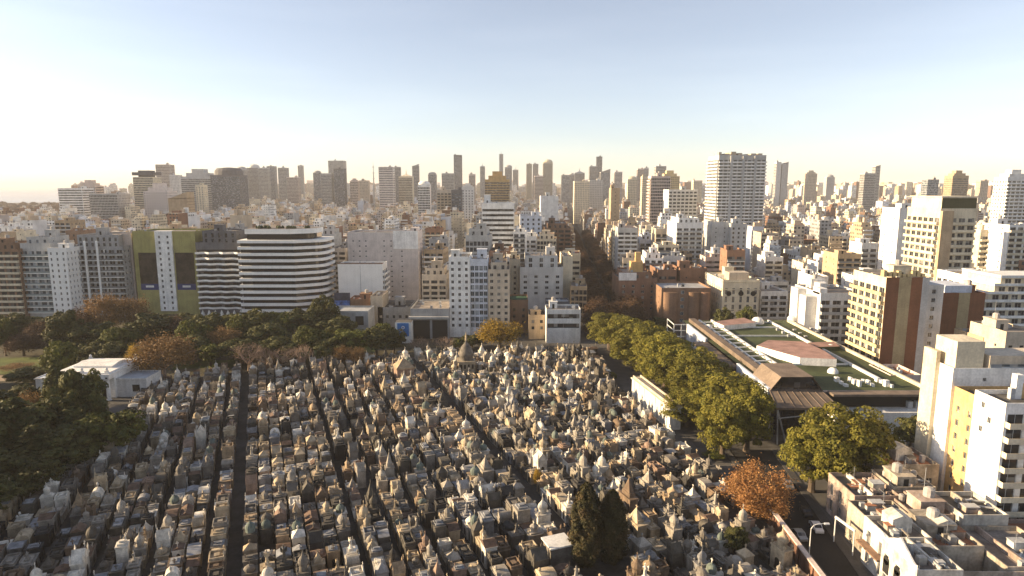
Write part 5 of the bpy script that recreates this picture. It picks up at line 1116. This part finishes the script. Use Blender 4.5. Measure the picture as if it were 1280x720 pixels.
def crown_conifer(seed, r0, h, n_, size):
    rg = np.random.default_rng(seed); Q = []; L_ = 16
    for k in range(L_):
        f = (k + .3) / L_; z = h * (.12 + .86 * f); r = r0 * (1 - f) ** .75 * rg.uniform(.8, 1.15); nb = 9
        for b_ in range(nb):
            a = rg.uniform(0, 6.28); m_ = max(4, int(n_ / L_ / nb * (1.5 - f))); t = rg.uniform(.15, 1, m_) ** .7
            P = np.stack([r * t * np.cos(a) , r * t * np.sin(a), z - .22 * r * t + 0 * t], 1) + rg.normal(0, .30, (m_, 3)) * np.array([1, 1, .5]); Q.append(leaf_quads(P, np.tile([math.cos(a) * .5, math.sin(a) * .5, .9], (m_, 1)), size, rg, .5))
    return np.concatenate(Q)
def branches(mb, p, d, L_, r, depth, rg, spread=.6, n=3):
    q = p + d * L_; mb.tube(p, q, r, r * .62, 5 if depth > 1 else 3)
    if depth == 0: return
    for k in range(n):
        nd = (d + Vector((rg.gauss(0, spread), rg.gauss(0, spread), rg.gauss(.12, spread * .6)))).normalized()
        branches(mb, p + d * L_ * rg.uniform(.65, 1.0), nd, L_ * rg.uniform(.62, .85), r * .58, depth - 1, rg, spread, n)
def trunk_mb(seed, h, r, spread=.55, top=None, n=4):
    rg = random.Random(seed); mb = MB(); mb.lathe(0, 0, [(r * 1.5, -.1), (r * 1.1, .5), (r, h * .5), (r * .8, h)], 8)
    for k in range(n):
        a = 2 * math.pi * k / n + rg.uniform(-.4, .4); d = Vector((math.cos(a) * spread, math.sin(a) * spread, .8)).normalized(); branches(mb, Vector((0, 0, h * .92)), d, (top or h) * rg.uniform(.5, .8), r * .5, 1, rg, .5, 3)
    return mb
# prototypes: crown and trunk meshes for a tree of nominal size; nominal (radius, height)
TP = {}
def proto(key, quads, leaf, trunk, nominal, bark=BARK):
    TP.setdefault(key, []).append((quads_mesh('crown', quads, LEAF[leaf]), trunk.mesh('trunk', [bark]), nominal))
for s in range(3): proto('ficus', crown_billow(s, 5.0, 5.2, 6.6, 78, 1.3, 260, .2, low=-.75), 'ficus', trunk_mb(s, 4.0, .55, .5, 3.5), (6.0, 12.6))
for s in range(3): proto('dark', crown_billow(10 + s, 4.4, 4.9, 6.4, 62, 1.3, 110, .34, gap=.06, low=-.7), 'dark', trunk_mb(s + 5, 4.0, .4), (5.5, 12.2))
for s in range(3): proto('green', crown_billow(20 + s, 4.4, 4.2, 6.0, 56, 1.25, 110, .33, gap=.06, low=-.6), 'green', trunk_mb(s + 9, 4.0, .4), (5.4, 11.0))
for s in range(2): proto('autumn', crown_fine(30 + s, 4.6, 5.2, 6.2, 15000, .17, -.9), 'autumn', trunk_mb(s + 13, 3.6, .35, .7, 5.5, 6), (5.6, 12.4), BARKP)
for s in range(2): proto('yellow', crown_fine(40 + s, 4.6, 4.0, 6.6, 7200, .22), 'yellow', trunk_mb(s + 17, 3.4, .35, .7, 5), (5.6, 11.6))
for s in range(3): proto('brown', crown_fine(50 + s, 4.2, 5.4, 8.0, 9000, .22, -.85), 'brown', trunk_mb(s + 21, 5.0, .3, .6, 6, 6), (5.2, 14.6))
for s in range(2): proto('rust', crown_fine(60 + s, 4.8, 4.0, 6.8, 6000, .19), 'rust', trunk_mb(s + 25, 3.4, .35, .7, 5.5, 6), (5.8, 11.6), BARKP)
for s in range(2): proto('cypress', crown_cypress(70 + s, 3.0, 18.0, 15000, .26), 'cypress', trunk_mb(s + 29, 3.0, .35, .2, 2), (3.0, 18.0))
for s in range(2): proto('conifer', crown_conifer(80 + s, 5.0, 17.0, 6500, .38), 'dark', trunk_mb(s + 33, 12.0, .35, .2, 3), (5.0, 17.0))
for s in range(2):
    rg = random.Random(90 + s); mb = MB(); mb.lathe(0, 0, [(.3, -.1), (.2, .8), (.15, 1.5)], 7)
    for k in range(6):
        a = k * 1.05 + rg.uniform(-.3, .3); branches(mb, Vector((0, 0, 1.4)), Vector((math.cos(a) * .55, math.sin(a) * .55, .9)).normalized(), 2.0, .08, 4, rg, .38, 3)
    rgn = np.random.default_rng(s); d = sph(500, rgn); Q = leaf_quads(d * rgn.uniform(.6, 1, (500, 1)) * (2.6, 2.6, 2.6) + (0, 0, 4.4), d, .1, rgn)
    proto('bare', Q, 'twig', mb, (3.2, 7.4), BARKP)
tn = [0]
def tree(kind, label, px, Y, ytop, wpx, name=None, cat='tree', group=None, x=None, h=None, base=0.0, wr=None):
    """tree standing at distance Y: crown centre column px, top row ytop, crown width wpx"""
    v = TP[kind][tn[0] % len(TP[kind])]; tn[0] += 1; cr, tk, (r0, h0) = v
    hh = h or (zat(ytop, Y) - base); X = xat(px, Y, hh * .6) if x is None else x; wr = wr or (wpx / 2 / F * (Y * CP + (H - hh * .6) * SP) if wpx else r0 * hh / h0)
    rt = thing(name or 'tree', label, cat, (X, Y, base), rnd.uniform(0, 6.28), group); rt.scale = (wr / r0, wr / r0, hh / h0)
    link('crown', cr, rt); link('trunk', tk, rt); return rt
# golden ficus row beside the mall
FIC = [(763, 272, 397, 46), (782, 262, 400, 50), (800, 250, 407, 54), (818, 238, 417, 52), (792, 243, 418, 44), (838, 226, 424, 58), (858, 213, 437, 60), (832, 217, 443, 50), (880, 200, 449, 62), (866, 196, 466, 54), (905, 190, 468, 66), (930, 183, 479, 52), (893, 178, 490, 50), (858, 182, 492, 46), (916, 172, 496, 50), (936, 164, 488, 48), (905, 160, 506, 44)]
FT = ['rearmost', 'rear left', 'second rear', 'rear right', 'inner rear', 'tall middle', 'broad middle', 'left middle', 'mall side', 'left bulging', 'large front', 'front right corner', 'front low', 'gallery end', 'lowest front', 'plaza side front', 'nearest']
for (px, Y, yt, wp), nm in zip(FIC, FT): tree('ficus', '%s golden green ficus in the row between cemetery and mall' % nm, px, Y, yt - 7, wp * 1.55, 'ficus_tree', group='ficus row beside the mall')
tree('ficus', 'big round golden green ficus before the mall front', 1052, 142, 505, 122, 'ficus_tree'); tree('ficus', 'left lobe golden ficus touching the big round ficus', 1018, 141, 528, 84, 'ficus_tree'); tree('ficus', 'right golden ficus behind the big round ficus', 1094, 148, 518, 64, 'ficus_tree')
tree('dark', 'shaded dark tree between big golden ficus and lit corner block', 1140, 164, 517, 44)
tree('autumn', 'round orange autumn tree at the cemetery corner by the street', 948, 129, 582, 88, 'autumn_tree')
tree('cypress', 'tall left cypress with brownish sunlit side in the cemetery', 733, 111, 604, 36, 'cypress_tree', group='cypress pair'); tree('cypress', 'tall darker right cypress of the pair in the cemetery', 765, 112, 613, 36, 'cypress_tree', group='cypress pair')
tree('green', 'small round green tree beside the niche gallery', 762, 226, 464, 22); tree('green', 'small olive tree at right edge of cemetery under ficus', 893, 160, 566, 30); tree('yellow', 'tiny yellow tree among tombs right of the diagonal avenue', 672, 142, 585, 12, h=5.5)
tree('dark', 'small dark shrub between tombs at the bottom right', 920, 115, 694, 34, h=6)
tree('yellow', 'round golden yellow tree behind the domed chapel', 625, 271, 398, 64, 'autumn_tree')
# lower left evergreens
EV = [('conifer', 70, 178, 450, 34, 'tall dark conifer in front of white pavilion'), ('dark', 98, 170, 462, 44, 'dark rounded evergreen covering the pavilion portico'), ('dark', 20, 180, 484, 50, 'dark evergreen left of the white pavilion'), ('dark', 55, 162, 500, 60, 'dark evergreen below the pavilion left wing'),
      ('green', 135, 160, 516, 56, 'flat topped olive tree right of the evergreen clump'), ('dark', 112, 156, 526, 44, 'low dark tree under the flat topped olive tree'), ('conifer', 20, 152, 500, 60, 'dark shaggy conifer at left edge'), ('dark', 75, 150, 540, 62, 'dark tree in middle of the evergreen clump'), ('conifer', 45, 146, 535, 56, 'pointed dark conifer low in the clump'),
      ('dark', 5, 142, 560, 70, 'dark tree cut by the left edge'), ('dark', 35, 138, 575, 56, 'lowest dark evergreen above the shaded tombs'), ('rust', 38, 166, 492, 26, 'brownish thin tree among the evergreens'), ('dark', -40, 150, 500, 80, 'dark evergreen just outside left edge'), ('conifer', -70, 140, 520, 80, 'conifer just outside left edge low'), ('dark', -25, 128, 600, 60, 'dark evergreen at lower left corner')]
for k, px, Y, yt, wp, lb in EV: tree(k, lb, px, Y, yt - 6, wp * 1.6, 'conifer_tree' if k == 'conifer' else 'tree')
for i in range(16):   # park trees left of the frame: their shade falls on the tombs
    Y = 100 + i * 8; tree(('dark', 'conifer', 'dark')[i % 3], 'tall park tree beyond the left edge, %s from the near end' % ords[i], 0, Y, 0, 0, x=-.80 * Y - 24 - (i % 3) * 9, h=17 + (i * 7 % 5) * 1.3, group='park trees beyond the left edge')
# park
PK = [('green', 75, 226, 424, 40, 'sunny green tree behind the white pavilion'), ('rust', 203, 224, 416, 76, 'broad rusty brown thinning tree right of the pavilion'), ('yellow', 171, 228, 430, 26, 'yellow shrub tree left of the rusty tree'), ('dark', 82, 262, 390, 40, 'dark round tree at left of park grove'), ('rust', 132, 290, 366, 44, 'tall rusty tree before the white finned tower'), ('rust', 165, 292, 368, 42, 'rusty tree left of olive poster building'),
      ('brown', 105, 288, 384, 36, 'brown bare tree beside the finned tower'), ('dark', 120, 262, 402, 50, 'dark wide tree in park grove centre'), ('green', 150, 256, 408, 46, 'green tree behind the rusty tree'), ('dark', 185, 272, 394, 52, 'dark grove tree under the olive poster building'), ('brown', 215, 276, 396, 46, 'brown grove tree under white window strip'), ('green', 241, 262, 400, 40, 'olive green sunlit tree in front of grove'), ('dark', 262, 278, 394, 44, 'dark tree below the wavy balcony block'),
      ('green', 296, 272, 396, 36, 'dull green tree below the striped building corner'), ('dark', 318, 280, 390, 46, 'dark tree under left half of striped building'), ('green', 350, 284, 388, 46, 'olive tree under middle of striped building'), ('dark', 380, 288, 384, 44, 'dark tree under right end of striped building'), ('dark', 405, 294, 372, 30, 'slim dark tree at striped building rounded corner'), ('rust', 280, 262, 408, 40, 'low rusty tree before the grove'), ('dark', 335, 268, 404, 42, 'low dark tree left of umbrella pine'),
      ('green', 389, 256, 407, 44, 'umbrella shaped green pine at cemetery edge'), ('green', 436, 258, 409, 50, 'broad sunlit olive tree at cemetery edge'), ('dark', 470, 262, 408, 36, 'dark tree right of the broad olive tree'), ('dark', 492, 266, 412, 26, 'small dark tree below blue sign'), ('green', 478, 274, 401, 22, 'thin olive tree left of blue sign'), ('dark', 10, 285, 392, 44, 'dark green tree at left edge of the park'), ('green', 4, 262, 398, 24, 'green tree cut by left edge'), ('brown', 52, 280, 402, 40, 'brown shrub tree beside the park road'),
      ('rust', 20, 240, 456, 40, 'reddish low tree on lawn at left edge'), ('dark', 40, 226, 462, 44, 'dark bush behind the pavilion left wing'), ('bare', 310, 240, 426, 40, 'bare pinkish tree at the cemetery edge'), ('bare', 332, 240, 434, 30, 'second bare pinkish tree beside the first'), ('bare', 355, 242, 432, 30, 'bare pale shrub tree left of the umbrella pine'), ('bare', 378, 242, 428, 26, 'bare reddish tree in front of umbrella pine'), ('rust', 428, 246, 432, 24, 'small orange tree among tombs'), ('rust', 446, 246, 434, 26, 'reddish low tree among far tombs'),
      ('bare', 524, 262, 420, 28, 'bare sunlit tree right of blue sign'), ('bare', 556, 264, 420, 28, 'bare tree in front of the depot gate'), ('green', 574, 272, 424, 22, 'small green tree at foot of white window tower'), ('dark', 590, 276, 422, 24, 'dark bush behind the domed chapel'), ('dark', 140, 246, 428, 40, 'dark hedge tree beside sunny green tree'), ('dark', 112, 244, 432, 36, 'dark low tree behind pavilion centre'), ('green', 262, 246, 428, 30, 'dull shrub tree right of rusty tree'),
      ('dark', 238, 250, 420, 44, 'dark shrub tree behind the rusty tree'), ('dark', 30, 300, 401, 46, 'dark tree below the grey glazed left block'), ('dark', 60, 304, 399, 46, 'dark tree below the bluish white slab'), ('rust', 100, 300, 395, 46, 'pale rusty tree under the finned tower'), ('dark', 295, 300, 395, 44, 'dark tree at left corner of striped building'), ('dark', 228, 300, 395, 40, 'dark tree under second giant poster'), ('dark', 182, 302, 393, 40, 'dark tree under first giant poster'), ('dark', 420, 282, 398, 40, 'dark tree before the metal shed'), ('brown', 28, 262, 416, 40, 'brown thinning tree beside the park road'), ('dark', 300, 250, 424, 40, 'dark bush behind the bare pinkish tree'), ('dark', 350, 252, 424, 44, 'dark bush left of the umbrella pine'), ('dark', 415, 252, 424, 40, 'dark bush between umbrella pine and olive tree')]
for k, px, Y, yt, wp, lb in PK: tree(k, lb, px, Y, yt - (4 if k == 'dark' else 1), wp * (1.4 if k == 'dark' else 1.15), 'bare_tree' if k == 'bare' else 'tree', group='park trees')
# tree lined avenue
i = 0
for b_ in range(-24, 520, 15):
    for s in (-1, 1):
        x, y = city(s * 8.6 + rnd.uniform(-.5, .5), b_ + rnd.uniform(-2, 2))
        tree('brown', 'brown plane tree on the %s side of the avenue, %s from the near end' % (('left', 'right')[s > 0], ords[i // 2]), 0, y, 0, 0, 'plane_tree', x=x, h=rnd.uniform(13, 17), wr=rnd.uniform(7.0, 8.6), group='plane trees along the avenue'); i += 1
tree('dark', 'dark green tree before the ornate cream mansion', 905, 296, 383, 28); tree('green', 'green tree at the rear edge of the mall roof', 935, 288, 382, 34); tree('dark', 'dark shade tree below the orange brick block', 790, 315, 392, 40); tree('dark', 'dark shade tree below dark brick building', 825, 300, 396, 44); tree('dark', 'dark tree left of the mall railing frame', 812, 286, 404, 36); tree('brown', 'brown tree at the avenue mouth beside small white office', 742, 298, 392, 40); tree('brown', 'brown tree beside the orange brick block', 768, 318, 376, 34)
# far wood on the shore
rg = np.random.default_rng(3); Q = []
for k in range(220):
    Y = rg.uniform(1250, 2350); x = xat(rg.uniform(-60, 105 - (Y - 1250) * .02), Y); r_ = rg.uniform(6, 12); nn = 70; d = sph(nn, rg); d[:, 2] = np.abs(d[:, 2]); Q.append(leaf_quads(d * (r_, r_, r_ * .8) + (x, Y, r_ * .35), d, r_ * .32, rg))
o = link('distant_wood', quads_mesh('distant_wood', np.concatenate(Q), LEAF['brown']), kind='stuff'); tag(o, 'hazy low wood along the far shore at left', 'wood')

# ------------------------------------------------------------------ the rest of the city
cr_ = random.Random(77); LOTS = []
def free(x, y, r_):
    for a, b_, c, d in RESERVED:
        if a - r_ < x < b_ + r_ and c - r_ < y < d + r_: return False
    return True
def start_y(px):      # where the dense city begins, by column
    if px < 430: return 372
    if px < 560: return 345
    if px < 640: return 325
    if px < 735: return 330
    if px < 900: return 352
    if px < 1000: return 345
    if px < 1090: return 292
    return 250
for bi in range(-60, 60):
    for bj in range(-2, 60):
        big = 1 if bj < 9 else 2 if bj < 20 else 3
        if big == 2 and (bi % 1): continue
        a0 = 12 + bi * 110 if bi >= 0 else 12 + bi * 110 - 11; b0 = bj * 110
        cx, cy = city(a0 + 48, b0 + 48)
        if cy < 200 or abs(cx) > .86 * cy + 80 or cy > 5600: continue
        step = (10.5, 14, 22)[big - 1]
        for row in range((4, 3, 2)[big - 1]):
            dep_ = 96 / (4, 3, 2)[big - 1]; a = 0
            while a < 94:
                lw = min(96 - a, cr_.uniform(.7, 1.3) * step)
                if lw < 7: break
                x, y = city(a0 + a + lw / 2, b0 + dep_ * (row + .5)); a += lw
                if cr_.random() < .05 or in_sea(x, y): continue
                ld = dep_ * cr_.uniform(.6, .93); wd = lw - .25; px, py = proj(x, y, 20)
                if px < -60 or px > 1340 or y - ld / 2 < start_y(px) or (px < 95 and y > 1200): continue
                q = cr_.random(); hh = 8 + 22 * q ** 1.4 + (cr_.uniform(6, 20) if cr_.random() < .12 else 0)
                hh *= 1.15 if px < 700 else 1.0
                if y < 700: hh = hh * 1.1 + 2
                cap = zat(238 + cr_.uniform(2, 34) + (1000 / y) * 9, y)
                if y < 1400: hh = min(hh, max(9, cap))
                if y > 2200 and cr_.random() < (.05 if px < 700 else .10): hh = cr_.uniform(50, 72) + cr_.uniform(0, .006) * y
                if not free(x, y, min(wd, ld) / 2): continue
                LOTS.append((x, y, wd, ld, hh, px))
LOTS.sort(key=lambda t: t[1]); NIND = max(0, 298 - (NB[0] + len(LOW) + 8)); CW = ['white', 'cream', 'pale grey', 'beige', 'pinkish beige', 'grey', 'white', 'white', 'tan', 'brick', 'cream', 'white', 'blue white', 'brown', 'beige', 'cream', 'tan']
# nearest lots become buildings of their own
seenl = {}
STY = {'bnp': 'balconied', 'pnp': 'windowed', 'rnr': 'ribbon windowed', 'bbp': 'balconied corner', 'gnp': 'gridded', 'Bnn': 'railed balcony'}
vislots = sorted((t for t in LOTS if -10 < t[5] < 1290), key=lambda t: -(t[2] * min(t[4], 25)) / t[1] ** 2)
ind = vislots[:NIND]; iid = set(id(t) for t in ind)
for t_ in ind:
    x, y, wd, ld, hh, px = t_; NB[0] += 1; r = random.Random(NB[0] * 13); col = r.choice(CW); st = r.choice(['bnp', 'bnp', 'pnp', 'rnr', 'bbp', 'Bnn', 'Bnn', 'gnp']); sb = r.choice((0, 0, 0, 0, 1))
    pxx, pyy = proj(x, y - ld / 2, hh); best = min(LAND, key=lambda q: ((q[0] - pxx) ** 2 + (q[1] - pyy) ** 2) + (0 if q[2] < y else 400))
    dx = pxx - best[0]; rel = ('right of' if dx > 0 else 'left of') if abs(dx) > 18 else ('behind' if best[2] < y else 'in front of')
    lb = '%s %s %s %s %s' % (col, STY[st], 'high rise' if hh > 36 else 'mid rise' if hh > 22 else 'low house', rel, best[3]); seenl[lb] = seenl.get(lb, 0) + 1
    if seenl[lb] > 1: lb += ', %s nearest' % ords[seenl[lb] - 1]
    rt = thing('apartment_building' if hh > 22 else 'town_house', lb, 'apartment building' if hh > 22 else 'house', (x, y, 0), -CA, 'buildings of the dense city behind the park')
    build_body(rt, wd, ld, hh, W[col], st, seed=NB[0], setback=sb, ww=r.uniform(.9, 1.6), sp=r.uniform(2.4, 3.6), fh=r.uniform(2.8, 3.3), tall_lift=r.uniform(.6, 1), slab=W[r.choice(('white', 'cream', col, 'pale grey'))], roof=r.choice((ROOF, ROOF, ROOFR, ROOFD, W['pale grey'])))
# everything farther: one mass
bx = []; tint = []
def addbox(x, y, w_, d_, z0, z1, col, alpha, yaw=-CA, roofc=None):
    c, s = math.cos(yaw), math.sin(yaw); P = [(x + c * a * w_ / 2 - s * b_ * d_ / 2, y + s * a * w_ / 2 + c * b_ * d_ / 2) for a, b_ in ((-1, -1), (1, -1), (1, 1), (-1, 1))]
    for i in range(4):
        a, b_ = P[i], P[(i + 1) % 4]; bx.append(((*a, z0), (*b_, z0), (*b_, z1), (*a, z1))); blank = alpha if i != 1 else alpha * (cr_.random() > .5); tint.append((*col, blank))
    bx.append(tuple((*p_, z1) for p_ in P)); rc = roofc or col; tint.append((*rc, 0))
for t_ in LOTS:
    if id(t_) in iid: continue
    x, y, wd, ld, hh, px = t_; col = WALLC[cr_.choice(CW)]; f = cr_.uniform(.75, 1.1); col = tuple(c * f for c in col); rc = cr_.choice(((.34, .31, .28), (.3, .16, .1), (.5, .48, .45), (.14, .13, .13), (.4, .36, .3)))
    al = 1.0 if cr_.random() > .1 else 0.0
    if y < 2600:
        k = cr_.random()
        if k < .45: zb = hh - 3.2 * cr_.choice((1, 2)); addbox(x, y, wd, ld, 0, zb, col, al, roofc=rc); addbox(x, y + .5, wd * .75, ld * .7, zb, hh, col, al, roofc=rc)
        else: addbox(x, y, wd, ld, 0, hh, col, al, roofc=rc)
        for q in range(cr_.choice((2, 3, 3, 4, 5) if y < 1300 else (1, 1, 2))): addbox(x + cr_.uniform(-.25, .25) * wd, y + cr_.uniform(-.2, .2) * ld, cr_.uniform(2, 5), cr_.uniform(2, 5), hh, hh + cr_.uniform(1.5, 4.5), cr_.choice((col, (.7, .69, .66), (.5, .4, .3))), 0)
        if y < 1200:      # balcony slabs as real ledges
            fz = 4.0
            if cr_.random() < .6:
                sc_ = cr_.choice(((.7, .7, .68), col, (.6, .52, .4)))
                while fz < hh - 4: addbox(x - .5 * CA, y - ld / 2 * .97 - .4, wd * .9, 1.4, fz, fz + .95, sc_, 0); fz += 3.0
    else: addbox(x, y, wd, ld, 0, hh, col, al, roofc=rc)
# skyline clutter beyond the grid, out to the horizon
for k in range(5200):
    y = 5600 + 9000 * cr_.random() ** 1.6; x = cr_.uniform(-.80, .82) * y
    if in_sea(x, y) or x < -.55 * y: continue
    s = cr_.uniform(25, 60); addbox(x, y, s, s, 0, cr_.uniform(15, 60) if cr_.random() > .05 else cr_.uniform(60, 125), tuple(c * cr_.uniform(.8, 1.05) for c in WALLC[cr_.choice(CW)]), 0, cr_.uniform(-.2, .2))
o = link('distant_city', quads_mesh('distant_city', np.array(bx), FAR, np.array(tint)), kind='stuff'); tag(o, 'mass of distant pale city buildings reaching to the horizon', 'city')
print('lots', len(LOTS), 'individual fill', len(ind), 'heroes', NB[0] - len(ind), 'tombs', len(TOMBS), 'vis', len(vis), 'objects', len(bpy.data.objects), 'boxes', len(bx))
